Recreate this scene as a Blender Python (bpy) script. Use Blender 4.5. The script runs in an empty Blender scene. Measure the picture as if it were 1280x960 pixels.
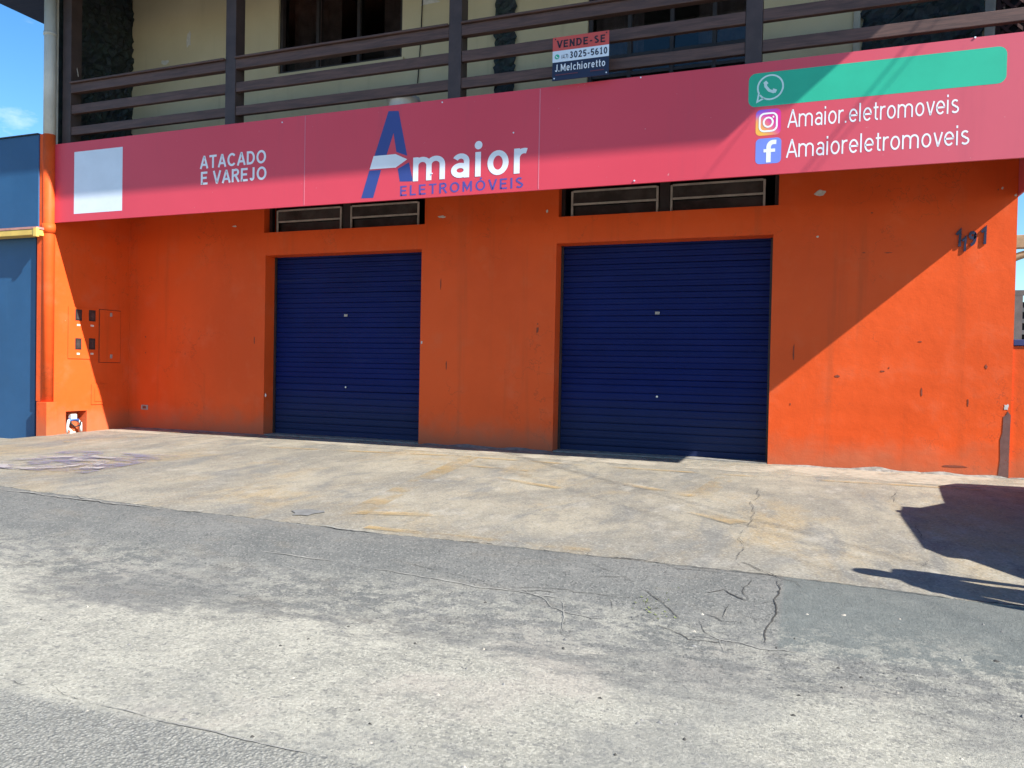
import bpy, bmesh, math, random
import numpy as np
from mathutils import Vector, Matrix
random.seed(11)
scene = bpy.context.scene
COL = scene.collection

# ------------------------------------------------------------------ camera
FPX, CX, CY = 961.0, 640.0, 480.0          # focal length in pixels of the 1280x960 photograph
CAM = Vector((0.0, -9.9286, 1.0897))
FWD = Vector((-0.35094578, 0.93622594, -0.01783405))
RGT = Vector((0.93607163, 0.35126175, 0.01962367))
UPV = Vector((-0.02463661, 0.0098071, 0.99964837))
cam_d = bpy.data.cameras.new('camera'); cam = bpy.data.objects.new('camera', cam_d); COL.objects.link(cam)
cam_d.sensor_width = 36.0; cam_d.lens = FPX / 1280.0 * 36.0
cam_d.clip_start = 0.05; cam_d.clip_end = 2000.0
m = Matrix((RGT, UPV, -FWD)).transposed().to_4x4(); m.translation = CAM
cam.matrix_world = m
scene.camera = cam

# ------------------------------------------------------------------ sky, sun, exposure
SUNV = Vector((1.144, -0.33, 1.0)).normalized()        # towards the sun
elev = math.asin(SUNV.z); azim = math.atan2(SUNV.x, SUNV.y)
world = bpy.data.worlds.new('World'); scene.world = world; world.use_nodes = True
wn = world.node_tree; wn.nodes.clear()
sky = wn.nodes.new('ShaderNodeTexSky'); sky.sky_type = 'NISHITA'; sky.sun_disc = False
sky.sun_elevation = elev; sky.sun_rotation = azim
sky.air_density = 1.0; sky.dust_density = 0.25; sky.ozone_density = 2.6
wbg = wn.nodes.new('ShaderNodeBackground'); wbg.inputs['Strength'].default_value = 0.094
wout = wn.nodes.new('ShaderNodeOutputWorld')
wtc = wn.nodes.new('ShaderNodeTexCoord'); wmap = wn.nodes.new('ShaderNodeMapping'); wmap.inputs['Scale'].default_value = (1, 1, 2.6)
wnz = wn.nodes.new('ShaderNodeTexNoise'); wnz.inputs['Scale'].default_value = 9.0; wnz.inputs['Detail'].default_value = 7; wnz.inputs['Roughness'].default_value = .58
wrp = wn.nodes.new('ShaderNodeValToRGB'); wrp.color_ramp.elements[0].position = .63; wrp.color_ramp.elements[1].position = .85
wrp.color_ramp.elements[1].color = (.55, .55, .55, 1)
wmx = wn.nodes.new('ShaderNodeMix'); wmx.data_type = 'RGBA'; wmx.inputs['B'].default_value = (6.6, 7.0, 7.6, 1)
L = wn.links.new
cd0 = (FWD + RGT * ((22 - 640) / 961.0) - UPV * ((147 - 480) / 961.0)).normalized()
wvm = wn.nodes.new('ShaderNodeVectorMath'); wvm.operation = 'SUBTRACT'; wvm.inputs[1].default_value = cd0
wsc = wn.nodes.new('ShaderNodeVectorMath'); wsc.operation = 'MULTIPLY'; wsc.inputs[1].default_value = (1, 1, 2.4)
wln = wn.nodes.new('ShaderNodeVectorMath'); wln.operation = 'LENGTH'
wmr = wn.nodes.new('ShaderNodeMapRange'); wmr.interpolation_type = 'SMOOTHSTEP'; wmr.inputs[1].default_value = .005; wmr.inputs[2].default_value = .055; wmr.inputs[3].default_value = .22; wmr.inputs[4].default_value = 0
wad = wn.nodes.new('ShaderNodeMath'); wad.operation = 'ADD'
L(wtc.outputs['Generated'], wvm.inputs[0]); L(wvm.outputs[0], wsc.inputs[0]); L(wsc.outputs[0], wln.inputs[0]); L(wln.outputs['Value'], wmr.inputs[0]); L(wmr.outputs[0], wad.inputs[1])
L(wtc.outputs['Generated'], wmap.inputs['Vector']); L(wmap.outputs[0], wnz.inputs['Vector']); L(wnz.outputs['Fac'], wad.inputs[0]); L(wad.outputs[0], wrp.inputs[0])
L(wrp.outputs[0], wmx.inputs['Factor']); whs = wn.nodes.new('ShaderNodeHueSaturation'); whs.inputs['Saturation'].default_value = 1.3; L(sky.outputs[0], whs.inputs['Color']); L(whs.outputs[0], wmx.inputs['A']); L(wmx.outputs['Result'], wbg.inputs['Color']); L(wbg.outputs[0], wout.inputs['Surface'])
sun_d = bpy.data.lights.new('sun', 'SUN'); sun_d.energy = 5.0; sun_d.angle = math.radians(.53); sun_d.color = (1.0, .955, .88)
sun = bpy.data.objects.new('sun', sun_d); COL.objects.link(sun); sun.location = (20, -8, 20)
sun.rotation_euler = (-SUNV).to_track_quat('-Z', 'Y').to_euler()
vs = scene.view_settings
vs.view_transform = 'Standard'; vs.look = 'None'; vs.gamma = 1.0; vs.use_curve_mapping = False
vs.exposure = 1.27
scene.render.engine = 'CYCLES'

# ------------------------------------------------------------------ pixel -> place
def ray(px, py): return FWD + RGT * ((px - CX) / FPX) - UPV * ((py - CY) / FPX)
def onY(px, py, Y): d = ray(px, py); return CAM + d * ((Y - CAM.y) / d.y)
def onX(px, py, X): d = ray(px, py); return CAM + d * ((X - CAM.x) / d.x)
def onZ(px, py, Z): d = ray(px, py); return CAM + d * ((Z - CAM.z) / d.z)
def sm(t): t = max(0., min(1., t)); return t * t * (3 - 2 * t)
def dip(x, y): return .10 * sm((-10.45 - x) / 1.1) * sm((y + 4.6) / 2.6)
BREAK = None
def zapron(x, y): return .016 * min(y, 0.0) - dip(x, y)
bk = [onZ(a, b, -.085) for a, b in ((0, 608), (180, 632), (420, 660), (700, 690), (960, 718), (1280, 758))]
bkx = [-40, -12] + [v.x for v in bk] + [8, 40]; bky = [bk[0].y + .12, bk[0].y + .12] + [v.y for v in bk] + [bk[-1].y - .05] * 2
def ybreak(x): return float(np.interp(x, bkx, bky))
def zroad(x, y):
    yb = ybreak(x); za = .016 * yb
    t = (yb - y) / 1.15
    return (za - .004) + (-.265 - za) * (t if t < 0 else sm(t)) if t < 1 else -.277 - .012 * min(2.5, (yb - 1.15 - y))
def zg(x, y): return zapron(x, y) if y > ybreak(x) else zroad(x, y)
def G(px, py):
    z = -.05
    for _ in range(14):
        v = onZ(px, py, z); z = .5 * z + .5 * zg(v.x, v.y)
    return Vector((v.x, v.y, zg(v.x, v.y)))

# ------------------------------------------------------------------ object helpers
def setp(o, label=None, cat=None, group=None, kind=None):
    if label: o['label'] = label
    if cat: o['category'] = cat
    if group: o['group'] = group
    if kind: o['kind'] = kind
    return o
def thing(name, loc, label, cat, group=None):
    o = bpy.data.objects.new(name, None); COL.objects.link(o); o.location = loc; o.empty_display_size = .2
    o['wl'] = 0; del o['wl']
    return setp(o, label, cat, group)
WORLD = {}
def wloc(o): return WORLD.get(o.name, Vector(o.location))
def attach(o, parent):
    """object built in world coordinates becomes a part; keeps its place"""
    if parent is not None:
        o.parent = parent; base = wloc(parent); o.location = Vector(o.location) - base
        WORLD[o.name] = Vector(o.location) + base
    return o
def mesh(name, verts, faces, mat, parent=None, smooth=False):
    me = bpy.data.meshes.new(name); me.from_pydata([tuple(v) for v in verts], [], faces); me.update()
    if smooth:
        for p in me.polygons: p.use_smooth = True
    o = bpy.data.objects.new(name, me); COL.objects.link(o); o.data.materials.append(mat)
    return attach(o, parent)
def bm_obj(name, bm, mat, parent=None, smooth=False):
    me = bpy.data.meshes.new(name); bm.to_mesh(me); bm.free()
    if smooth:
        for p in me.polygons: p.use_smooth = True
    o = bpy.data.objects.new(name, me); COL.objects.link(o); o.data.materials.append(mat)
    return attach(o, parent)
def add_box(bm, a, b, bev=0.0):
    a = Vector(a); b = Vector(b)
    r = bmesh.ops.create_cube(bm, size=1.0); vs_ = r['verts']
    for v in vs_: v.co = Vector(((a.x + b.x) / 2 + v.co.x * (b.x - a.x), (a.y + b.y) / 2 + v.co.y * (b.y - a.y), (a.z + b.z) / 2 + v.co.z * (b.z - a.z)))
    if bev > 0:
        es = list({e for v in vs_ for e in v.link_edges})
        bmesh.ops.bevel(bm, geom=es, offset=bev, segments=2, affect='EDGES', profile=.6)
def box(name, a, b, mat, parent=None, bev=0.0):
    bm = bmesh.new(); add_box(bm, a, b, bev); return bm_obj(name, bm, mat, parent)
def add_tube(bm, pts, r, n=10, cap=True):
    pts = [Vector(p) for p in pts]; rings = []
    rr = r if isinstance(r, (list, tuple)) else [r] * len(pts)
    for i, p in enumerate(pts):
        d = (pts[min(i + 1, len(pts) - 1)] - pts[max(i - 1, 0)]).normalized()
        ref = Vector((0, 0, 1)) if abs(d.z) < .9 else Vector((1, 0, 0))
        a = d.cross(ref).normalized(); b = d.cross(a).normalized()
        rings.append([bm.verts.new(p + (a * math.cos(2 * math.pi * k / n) + b * math.sin(2 * math.pi * k / n)) * rr[i]) for k in range(n)])
    for i in range(len(rings) - 1):
        for k in range(n): bm.faces.new((rings[i][k], rings[i][(k + 1) % n], rings[i + 1][(k + 1) % n], rings[i + 1][k]))
    if cap: bm.faces.new(list(reversed(rings[0]))); bm.faces.new(rings[-1])
    bmesh.ops.recalc_face_normals(bm, faces=bm.faces)
def tube(name, pts, r, mat, parent=None, n=10):
    bm = bmesh.new(); add_tube(bm, pts, r, n); return bm_obj(name, bm, mat, parent, True)
def prism(name, poly, y0, y1, mat, parent=None):
    """polygon in x,z extruded from y0 (front) to y1"""
    n = len(poly); V = [(x, y0, z) for x, z in poly] + [(x, y1, z) for x, z in poly]
    F = [list(range(n)), list(range(2 * n - 1, n - 1, -1))] + [[i, (i + 1) % n + 0, (i + 1) % n + n, i + n] for i in range(n)]
    o = mesh(name, V, F, mat, parent)
    bm = bmesh.new(); bm.from_mesh(o.data); bmesh.ops.recalc_face_normals(bm, faces=bm.faces); bm.to_mesh(o.data); bm.free()
    return o
def wall_holes(name, x0, x1, z0, z1, y, depth, holes, mat, parent=None, cutx=(), cutz=()):
    """front wall at y (facing -y) of given thickness with real openings (x0,x1,z0,z1)"""
    xs = sorted({x0, x1, *[h[0] for h in holes], *[h[1] for h in holes], *cutx}); zs = sorted({z0, z1, *[h[2] for h in holes], *[h[3] for h in holes], *cutz})
    xs = [x for x in xs if x0 <= x <= x1]; zs = [z for z in zs if z0 <= z <= z1]
    inside = lambda i, j: any(h[0] <= (xs[i] + xs[i + 1]) / 2 <= h[1] and h[2] <= (zs[j] + zs[j + 1]) / 2 <= h[3] for h in holes)
    solid = {(i, j) for i in range(len(xs) - 1) for j in range(len(zs) - 1) if not inside(i, j)}
    V = []; idx = {}
    def v(i, j, b):
        if (i, j, b) not in idx: idx[(i, j, b)] = len(V); V.append((xs[i], y + (depth if b else 0), zs[j]))
        return idx[(i, j, b)]
    F = []
    for i, j in solid:
        F.append((v(i, j, 0), v(i + 1, j, 0), v(i + 1, j + 1, 0), v(i, j + 1, 0)))
        F.append((v(i, j, 1), v(i, j + 1, 1), v(i + 1, j + 1, 1), v(i + 1, j, 1)))
        for di, dj, e in ((-1, 0, ((i, j), (i, j + 1))), (1, 0, ((i + 1, j + 1), (i + 1, j))), (0, -1, ((i + 1, j), (i, j))), (0, 1, ((i, j + 1), (i + 1, j + 1)))):
            if (i + di, j + dj) not in solid:
                (a, b), (c, d) = e; F.append((v(a, b, 0), v(c, d, 0), v(c, d, 1), v(a, b, 1)))
    return mesh(name, V, F, mat, parent)

# ------------------------------------------------------------------ materials
class NT:
    def __init__(s, name):
        s.mat = bpy.data.materials.new(name); s.mat.use_nodes = True; s.t = s.mat.node_tree; s.t.nodes.clear()
        s.out = s.t.nodes.new('ShaderNodeOutputMaterial'); s.bsdf = s.t.nodes.new('ShaderNodeBsdfPrincipled')
        s.t.links.new(s.bsdf.outputs[0], s.out.inputs['Surface'])
        g = s.t.nodes.new('ShaderNodeNewGeometry'); s.pos = g.outputs['Position']
    def lk(s, a, b): s.t.links.new(a, b)
    def put(s, sock, v):
        if isinstance(v, (int, float)): sock.default_value = v
        elif isinstance(v, tuple): sock.default_value = (*v, 1) if len(v) == 3 and len(sock.default_value) == 4 else v
        else: s.lk(v, sock)
    def map(s, scale=(1, 1, 1), rot=(0, 0, 0), loc=(0, 0, 0), v=None):
        n = s.t.nodes.new('ShaderNodeMapping'); n.inputs['Scale'].default_value = scale; n.inputs['Rotation'].default_value = rot; n.inputs['Location'].default_value = loc
        s.lk(v or s.pos, n.inputs['Vector']); return n.outputs[0]
    def noise(s, scale, detail=4, rough=.55, v=None, dist=0.0):
        n = s.t.nodes.new('ShaderNodeTexNoise'); n.inputs['Scale'].default_value = scale; n.inputs['Detail'].default_value = detail
        n.inputs['Roughness'].default_value = rough; n.inputs['Distortion'].default_value = dist; s.lk(v or s.pos, n.inputs['Vector']); return n.outputs['Fac']
    def voro(s, scale, feature='F1', v=None, out='Distance'):
        n = s.t.nodes.new('ShaderNodeTexVoronoi'); n.feature = feature; n.inputs['Scale'].default_value = scale; s.lk(v or s.pos, n.inputs['Vector']); return n.outputs[out]
    def math(s, op, a, b=0.0, c=0.0):
        n = s.t.nodes.new('ShaderNodeMath'); n.operation = op
        for k, x in enumerate((a, b, c)): s.put(n.inputs[k], x)
        return n.outputs[0]
    def rng(s, x, a, b, c=0.0, d=1.0, smooth=True):
        n = s.t.nodes.new('ShaderNodeMapRange'); n.interpolation_type = 'SMOOTHSTEP' if smooth else 'LINEAR'
        s.put(n.inputs[0], x)
        for k, q in enumerate((a, b, c, d)): n.inputs[k + 1].default_value = q
        return n.outputs[0]
    def mix(s, f, a, b, mode='MIX'):
        n = s.t.nodes.new('ShaderNodeMix'); n.data_type = 'RGBA'; n.blend_type = mode
        s.put(n.inputs['Factor'], f); s.put(n.inputs['A'], a); s.put(n.inputs['B'], b); return n.outputs['Result']
    def xyz(s, v=None):
        n = s.t.nodes.new('ShaderNodeSeparateXYZ'); s.lk(v or s.pos, n.inputs[0]); return n.outputs
    def bump(s, h, strength=.3, dist=.01, prev=None):
        n = s.t.nodes.new('ShaderNodeBump'); n.inputs['Strength'].default_value = strength; n.inputs['Distance'].default_value = dist
        s.lk(h, n.inputs['Height'])
        if prev: s.lk(prev, n.inputs['Normal'])
        return n.outputs[0]
    def done(s, color, rough=.6, normal=None, metal=0.0, spec=.5):
        s.put(s.bsdf.inputs['Base Color'], color); s.put(s.bsdf.inputs['Roughness'], rough); s.bsdf.inputs['Metallic'].default_value = metal
        s.bsdf.inputs['Specular IOR Level'].default_value = spec
        if normal: s.lk(normal, s.bsdf.inputs['Normal'])
        return s.mat
def plain(name, col, rough=.6, var=.12, scale=6.0, metal=0.0, spec=.4, bump=.0, bscale=40.0):
    t = NT(name); n = t.noise(scale, 5, .6)
    lo = tuple(c * (1 - var) for c in col); hi = tuple(min(1, c * (1 + var)) for c in col)
    nm = t.bump(t.noise(bscale, 3), bump, .004) if bump else None
    return t.done(t.mix(t.rng(n, .3, .7), lo, hi), rough, nm, metal, spec)

def mk_orange():
    t = NT('orange_wall_paint'); base = (.60, .098, .018)
    big = t.noise(.55, 5, .6); mid = t.noise(2.3, 6, .65); z = t.xyz()[2]
    c = t.mix(t.rng(big, .32, .68), (.65, .080, .014), (.75, .097, .018))
    c = t.mix(t.math('MULTIPLY', t.rng(mid, .50, .72), .5), c, (.69, .130, .048))           # sun-faded, chalky patches
    strk = t.noise(1.0, 5, .6, t.map((5.0, 5.0, .25)))
    c = t.mix(t.math('MULTIPLY', t.rng(strk, .52, .76), .42), c, (.42, .075, .022))          # rain streaks
    fl = t.noise(16, 3, .7)
    c = t.mix(t.math('MULTIPLY', t.rng(fl, .735, .755), .7), c, (.45, .30, .22))           # tiny chips
    ridge = t.math('MULTIPLY', t.rng(t.math('ABSOLUTE', t.math('SUBTRACT', t.noise(1.9, 6, .6), .5)), 0, .006, 1, 0), t.rng(t.noise(.8, 3), .5, .62))
    c = t.mix(t.math('MULTIPLY', ridge, .55), c, (.30, .06, .025))
    splash = t.math('MULTIPLY', t.rng(t.math('ADD', z, t.math('MULTIPLY', t.noise(3.5, 5), -.6)), -.28, .16, 1.0, 0.0), .55)
    c = t.mix(splash, c, (.36, .14, .075))                                                  # mud splashed up from the slab
    h = t.math('ADD', t.math('MULTIPLY', t.noise(2.4, 4), 1.5), t.math('ADD', t.math('MULTIPLY', t.noise(7, 4), .6), t.math('MULTIPLY', t.noise(55, 4, .6), .22)))
    return t.done(c, t.rng(mid, .3, .7, .42, .62), t.bump(h, .32, .014), 0, .16)
ORANGE = mk_orange()

def mk_apron():
    t = NT('apron_concrete'); sx = t.map((1.0, .75, 1), (0, 0, .5)); st2 = t.map((1.5, .55, 1), (0, 0, -.5)); Y = t.xyz()[1]
    a = t.noise(.9, 8, .64, sx, .5); b = t.noise(1.3, 8, .68, st2, .7); fine = t.noise(45, 5, .7); md = t.noise(5.0, 8, .74, t.map((1.3, .7, 1), (0, 0, -.4)))
    cell = t.xyz(t.voro(90, 'F1', out='Color'))
    c = t.mix(t.rng(a, .36, .64), (.185, .170, .136), (.295, .264, .198))
    c = t.mix(t.math('MULTIPLY', t.rng(b, .49, .64), .75), c, (.138, .139, .130))
    oc = t.noise(.8, 7, .66, t.map((1.2, .6, 1), (0, 0, -.5), (3.1, 1.7, 0)), .5)
    c = t.mix(t.math('MULTIPLY', t.rng(oc, .48, .66), .62), c, (.31, .225, .110))
    pale = t.noise(1.9, 8, .74, t.map((1.3, .7, 1), (0, 0, -.6), (7, 2, 0)))
    c = t.mix(t.math('MULTIPLY', t.rng(pale, .54, .68), .60), c, (.355, .332, .28))
    c = t.mix(t.math('MULTIPLY', t.rng(md, .50, .64), .45), c, (.115, .113, .104))
    c = t.mix(t.math('MULTIPLY', t.rng(md, .32, .46, 1, 0), .40), c, (.36, .338, .288))
    c = t.mix(t.math('MULTIPLY', t.rng(t.math('ADD', Y, t.math('MULTIPLY', a, 1.6)), -4.6, -3.4, 1, 0), .50), c, (.165, .160, .140))   # tyre-worn grey front of the slab
    c = t.mix(t.math('MULTIPLY', t.rng(fine, .40, .55), .26), c, (.11, .106, .096))
    c = t.mix(t.math('MULTIPLY', t.rng(cell[0], .74, .86), .28), c, (.40, .38, .33)); c = t.mix(t.math('MULTIPLY', t.rng(cell[1], .91, .94), .4), c, (.07, .07, .066))
    sp = t.voro(9.0); c = t.mix(t.math('MULTIPLY', t.rng(sp, .03, .06, 1, 0), .55), c, (0.063, 0.063, 0.059))
    h = t.math('ADD', t.math('MULTIPLY', t.noise(4, 5), .7), t.math('MULTIPLY', fine, .4))
    return t.done(c, .82, t.bump(h, .35, .012), 0, .25)
APRON = mk_apron()

def mk_road():
    t = NT('worn_road_surface'); X, Y, Z = t.xyz()[0:3]
    warp = t.math('MULTIPLY', t.math('SUBTRACT', t.noise(.85, 7, .68), .5), 1.25)
    warp2 = t.math('MULTIPLY', t.math('SUBTRACT', t.noise(6.5, 8, .78, t.map((.6, 1.4, 1))), .5), 1.25)
    y2 = t.math('ADD', t.math('ADD', Y, warp), warp2)
    y2 = t.math('ADD', y2, t.math('MULTIPLY', X, -.02))
    grit = t.noise(70, 6, .75); grit2 = t.noise(190, 4, .7); blot = t.noise(2.6, 6, .66); md = t.noise(13, 7, .75, t.map((.8, 1.25, 1), (0, 0, .2))); scr = t.noise(4.0, 7, .75, t.map((.45, 2.2, 1), (0, 0, .45)))
    cell = t.xyz(t.voro(95, 'F1', out='Color')); cell2 = t.xyz(t.voro(38, 'F1', v=t.map((1, 1.6, 1), (0, 0, .3)), out='Color'))
    # light rough concrete
    li = t.mix(t.rng(blot, .33, .68), (.245, .238, .200), (.335, .322, .266))
    li = t.mix(t.math('MULTIPLY', t.rng(grit, .40, .52, 1, 0), .38), li, (.155, .152, .140))
    li = t.mix(t.math('MULTIPLY', t.rng(cell[0], .62, .80), .45), li, (.46, .44, .37))
    li = t.mix(t.math('MULTIPLY', t.rng(cell[1], .93, .95), .55), li, (.10, .10, .094))
    li = t.mix(t.math('MULTIPLY', t.rng(cell2[0], .93, .95), .45), li, (.12, .12, .115))
    pk = t.noise(1.3, 4); li = t.mix(t.math('MULTIPLY', t.rng(pk, .54, .70), .35), li, (.305, .262, .228))
    li = t.mix(t.math('MULTIPLY', t.rng(md, .52, .66), .50), li, (.150, .150, .140)); li = t.mix(t.math('MULTIPLY', t.rng(md, .30, .44, 1, 0), .6), li, (.40, .386, .325))
    li = t.mix(t.math('MULTIPLY', t.rng(t.noise(.9, 5, .65), .50, .66), .50), li, (.172, .173, .160))
    drop = t.voro(4.3, v=t.map((.75, 1.5, 1), (0, 0, .35))); dmk = t.rng(t.math('ADD', drop, t.math('MULTIPLY', t.noise(20, 3), .10)), .085, .135, 1, 0)
    li = t.mix(t.math('MULTIPLY', dmk, .6), li, (.12, .12, .115))
    # grey worn strip on the ramp
    da = t.mix(t.rng(t.noise(1.7, 6, .65), .35, .68), (.120, .122, .114), (.162, .160, .147))
    da = t.mix(t.math('MULTIPLY', t.rng(t.noise(3.1, 5, .65, t.map((.6, 1.6, 1), (0, 0, .3))), .52, .70), .55), da, (.165, .151, .126))
    da = t.mix(t.math('MULTIPLY', t.rng(grit, .42, .52, 1, 0), .38), da, (.085, .086, .084))
    da = t.mix(t.math('MULTIPLY', t.rng(cell[0], .80, .88), .45), da, (.25, .243, .22)); da = t.mix(t.math('MULTIPLY', t.rng(cell[1], .90, .93), .6), da, (.06, .06, .058))
    da = t.mix(t.math('MULTIPLY', t.rng(scr, .55, .68), .50), da, (.21, .204, .184)); da = t.mix(t.math('MULTIPLY', t.rng(md, .54, .70), .4), da, (.10, .102, .10)); da = t.mix(t.math('MULTIPLY', t.rng(md, .28, .42, 1, 0), .55), da, (.20, .196, .178))
    # newer, greener cement patch beside the big crack
    pt = t.math('MULTIPLY', t.rng(t.math('ADD', X, t.math('MULTIPLY', t.math('ADD', Y, 5.6), -.02)), -.08, -.05), t.rng(t.math('ADD', Y, t.math('MULTIPLY', warp2, .15)), -6.06, -5.96))
    da = t.mix(t.math('MULTIPLY', pt, .75), da, t.mix(t.rng(md, .3, .7), (.128, .140, .132), (.098, .109, .103)))
    strip = t.rng(y2, -6.62, -6.22)
    lace = t.math('MULTIPLY', t.rng(t.noise(9, 8, .78, t.map((.7, 1.3, 1))), .47, .53), t.math('MULTIPLY', t.rng(Y, -6.55, -6.2), t.rng(Y, -6.0, -5.6, 1, 0)))
    strip = t.math('SUBTRACT', strip, t.math('MULTIPLY', lace, .55)); strip = t.math('MAXIMUM', strip, 0.0)
    col = t.mix(strip, li, da)
    # coarse grey asphalt in the gutter nearest the street
    agg = t.voro(75, 'F1'); ag2 = t.noise(38, 5, .75)
    co = t.mix(t.rng(agg, .12, .5), (.30, .298, .275), (.105, .108, .104))
    co = t.mix(t.math('MULTIPLY', t.rng(ag2, .48, .62), .7), co, (.27, .266, .24))
    low = t.rng(t.math('ADD', t.math('ADD', Y, t.math('MULTIPLY', X, -.035)), t.math('MULTIPLY', warp, .10)), -7.60, -7.52, 1, 0)
    low = t.math('MULTIPLY', low, t.rng(t.math('ADD', t.noise(1.6, 5, .65), t.math('MULTIPLY', X, -.05)), .36, .56, .12, .62))
    col = t.mix(low, col, co)
    h = t.math('ADD', t.math('MULTIPLY', grit, .6), t.math('ADD', t.math('MULTIPLY', t.noise(9, 5), .8), t.math('MULTIPLY', agg, t.math('MULTIPLY', low, -.9))))
    return t.done(col, .88, t.bump(h, .75, .018), 0, .2)
ROAD = mk_road()

def worn(name, col, cover=(.40, .62), scale=5.0, alpha=.8, stretch=(1, 1, 1), rough=.75):
    """paint that has worn off in places"""
    t = NT(name); n = t.noise(scale, 8, .72, t.map(stretch)); n2 = t.noise(1.1, 3)
    c = t.mix(t.rng(t.noise(12, 4), .3, .7), tuple(q * .85 for q in col), tuple(min(1, q * 1.1) for q in col))
    t.done(c, rough, None, 0, .25)
    a = t.math('MULTIPLY', t.rng(t.math('ADD', n, t.math('MULTIPLY', t.math('SUBTRACT', n2, .5), .6)), *cover), alpha)
    tr = t.t.nodes.new('ShaderNodeBsdfTransparent'); mx = t.t.nodes.new('ShaderNodeMixShader')
    t.lk(a, mx.inputs[0]); t.lk(tr.outputs[0], mx.inputs[1]); t.lk(t.bsdf.outputs[0], mx.inputs[2]); t.lk(mx.outputs[0], t.out.inputs['Surface'])
    return t.mat
YELLOW = worn('worn_yellow_paint', (.42, .29, .125), (.37, .72), 2.2, .52)
CREAM = worn('pale_cement_wash', (.43, .385, .305), (.32, .60), 1.8, .7)
PURPLE = worn('worn_violet_paint', (.16, .15, .24), (.42, .66), 3.0, .62, (1, 2, 1))
OLDWHITE = worn('worn_white_paint', (.36, .33, .33), (.40, .62), 5.0, .85)

def mk_sign():
    t = NT('red_sign_face'); x = t.xyz()[0]
    c = t.mix(t.rng(t.noise(.35, 3), .3, .7), (.60, .050, .078), (.65, .058, .089))
    c = t.mix(t.rng(x, -1.5, 2.0), c, (.55, .092, .125))                                     # print faded towards one end
    c = t.mix(t.math('MULTIPLY', t.rng(t.noise(1.0, 5, .65, t.map((3, 3, .3))), .55, .8), .22), c, (.33, .06, .085))
    c = t.mix(t.math('MULTIPLY', t.rng(t.noise(26, 2, .6), .76, .78), .5), c, (.6, .4, .4))
    return t.done(c, .42, t.bump(t.noise(1.6, 2), .08, .03), 0, .4)
SIGN = mk_sign()
def printed(name, col, rough=.45): return plain(name, col, rough, .05, 2.0)
P_WHITE = printed('white_vinyl', (.74, .76, .80)); P_NAVY = printed('navy_vinyl', (.035, .06, .235)); P_NAVY2 = printed('violet_blue_vinyl', (.09, .07, .30))
P_GREEN = printed('green_vinyl', (.022, .40, .25)); P_BLUE = printed('blue_vinyl', (.16, .23, .66)); P_PATCH = printed('plain_white_panel', (.66, .72, .80))
P_RED = printed('red_print', (.56, .075, .06)); P_DNAVY = printed('dark_navy_print', (.012, .018, .05)); P_BLACK = printed('black_print', (.018, .012, .02)); P_DRED = printed('dull_red_print', (.13, .03, .045))
def mk_gradient():
    t = NT('sunset_gradient_vinyl'); X, Y, Z = t.xyz()[0:3]
    u = t.rng(X, -.50, -.26, 0, 1, False); w = t.rng(Z, 3.60, 3.87, 0, 1, False)
    c = t.mix(t.rng(t.math('ADD', u, w), .25, 1.3), (.80, .40, .06), (.62, .02, .26))
    c = t.mix(t.rng(t.math('SUBTRACT', w, t.math('MULTIPLY', u, .3)), .5, .95), c, (.16, .09, .60))
    return t.done(c, .45)
P_GRAD = mk_gradient()

def mk_wood(name, a, b, bump=.25):
    t = NT(name); v = t.map((1.2, 14, 14)); n = t.noise(2.2, 6, .65, v, .5); g = t.noise(6, 4, .6, t.map((.8, 30, 30)))
    c = t.mix(t.rng(n, .3, .7), a, b); c = t.mix(t.math('MULTIPLY', t.rng(g, .5, .7), .4), c, tuple(q * .5 for q in a))
    return t.done(c, .55, t.bump(g, bump, .004), 0, .4)
WOOD = mk_wood('dark_stained_wood', (.058, .031, .026), (.115, .060, .048)); POSTW = plain('dark_painted_post', (.050, .032, .030), .5, .2, 5)
SOFFIT = mk_wood('dark_soffit_boards', (.02, .022, .035), (.035, .035, .05))
def mk_beige():
    t = NT('beige_stucco'); c = t.mix(t.rng(t.noise(.8, 5, .6), .3, .7), (.50, .42, .27), (.57, .485, .32))
    c = t.mix(t.math('MULTIPLY', t.rng(t.noise(1.0, 5, .6, t.map((4, 4, .3))), .55, .8), .4), c, (.24, .21, .15))
    c = t.mix(t.math('MULTIPLY', t.rng(t.noise(1.7, 6, .7), .70, .73), .5), c, (.6, .57, .5))
    return t.done(c, .8, t.bump(t.noise(60, 4), .25, .006), 0, .2)
BEIGE = mk_beige()
def mk_stone():
    t = NT('dark_split_stone'); v = t.voro(14, 'F1', out='Color'); n = t.noise(10, 6, .7)
    c = t.mix(t.rng(n, .35, .7), (.010, .016, .020), (.030, .045, .046)); c = t.mix(.25, c, v, 'MULTIPLY')
    return t.done(c, .6, t.bump(n, .6, .03), 0, .4)
STONE = mk_stone()
def mk_shutter():
    t = NT('navy_shutter_enamel'); z = t.xyz()[2]; n = t.noise(1.4, 5, .65); d = t.noise(3.0, 6, .7, t.map((.5, 1, 2.5)))
    oi = t.t.nodes.new('ShaderNodeObjectInfo'); c = t.mix(t.rng(n, .3, .7), (.0025, .009, .074), (.0035, .012, .096)); c = t.mix(t.math('MULTIPLY', oi.outputs['Random'], .35), c, (.006, .013, .10))
    dust = t.math('MULTIPLY', t.rng(t.math('ADD', z, t.math('MULTIPLY', d, -.5)), -.1, .75, 1, 0), .75)
    c = t.mix(dust, c, (.020, .030, .068))                                                    # dust and scuffs on the lowest slats
    c = t.mix(t.math('MULTIPLY', t.rng(t.noise(1.2, 6, .7, t.map((.6, 1, 9))), .62, .74), .35), c, (.03, .04, .085))
    return t.done(c, t.rng(d, .3, .7, .48, .68), t.bump(t.noise(4, 3), .1, .006), 0, .13)
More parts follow.
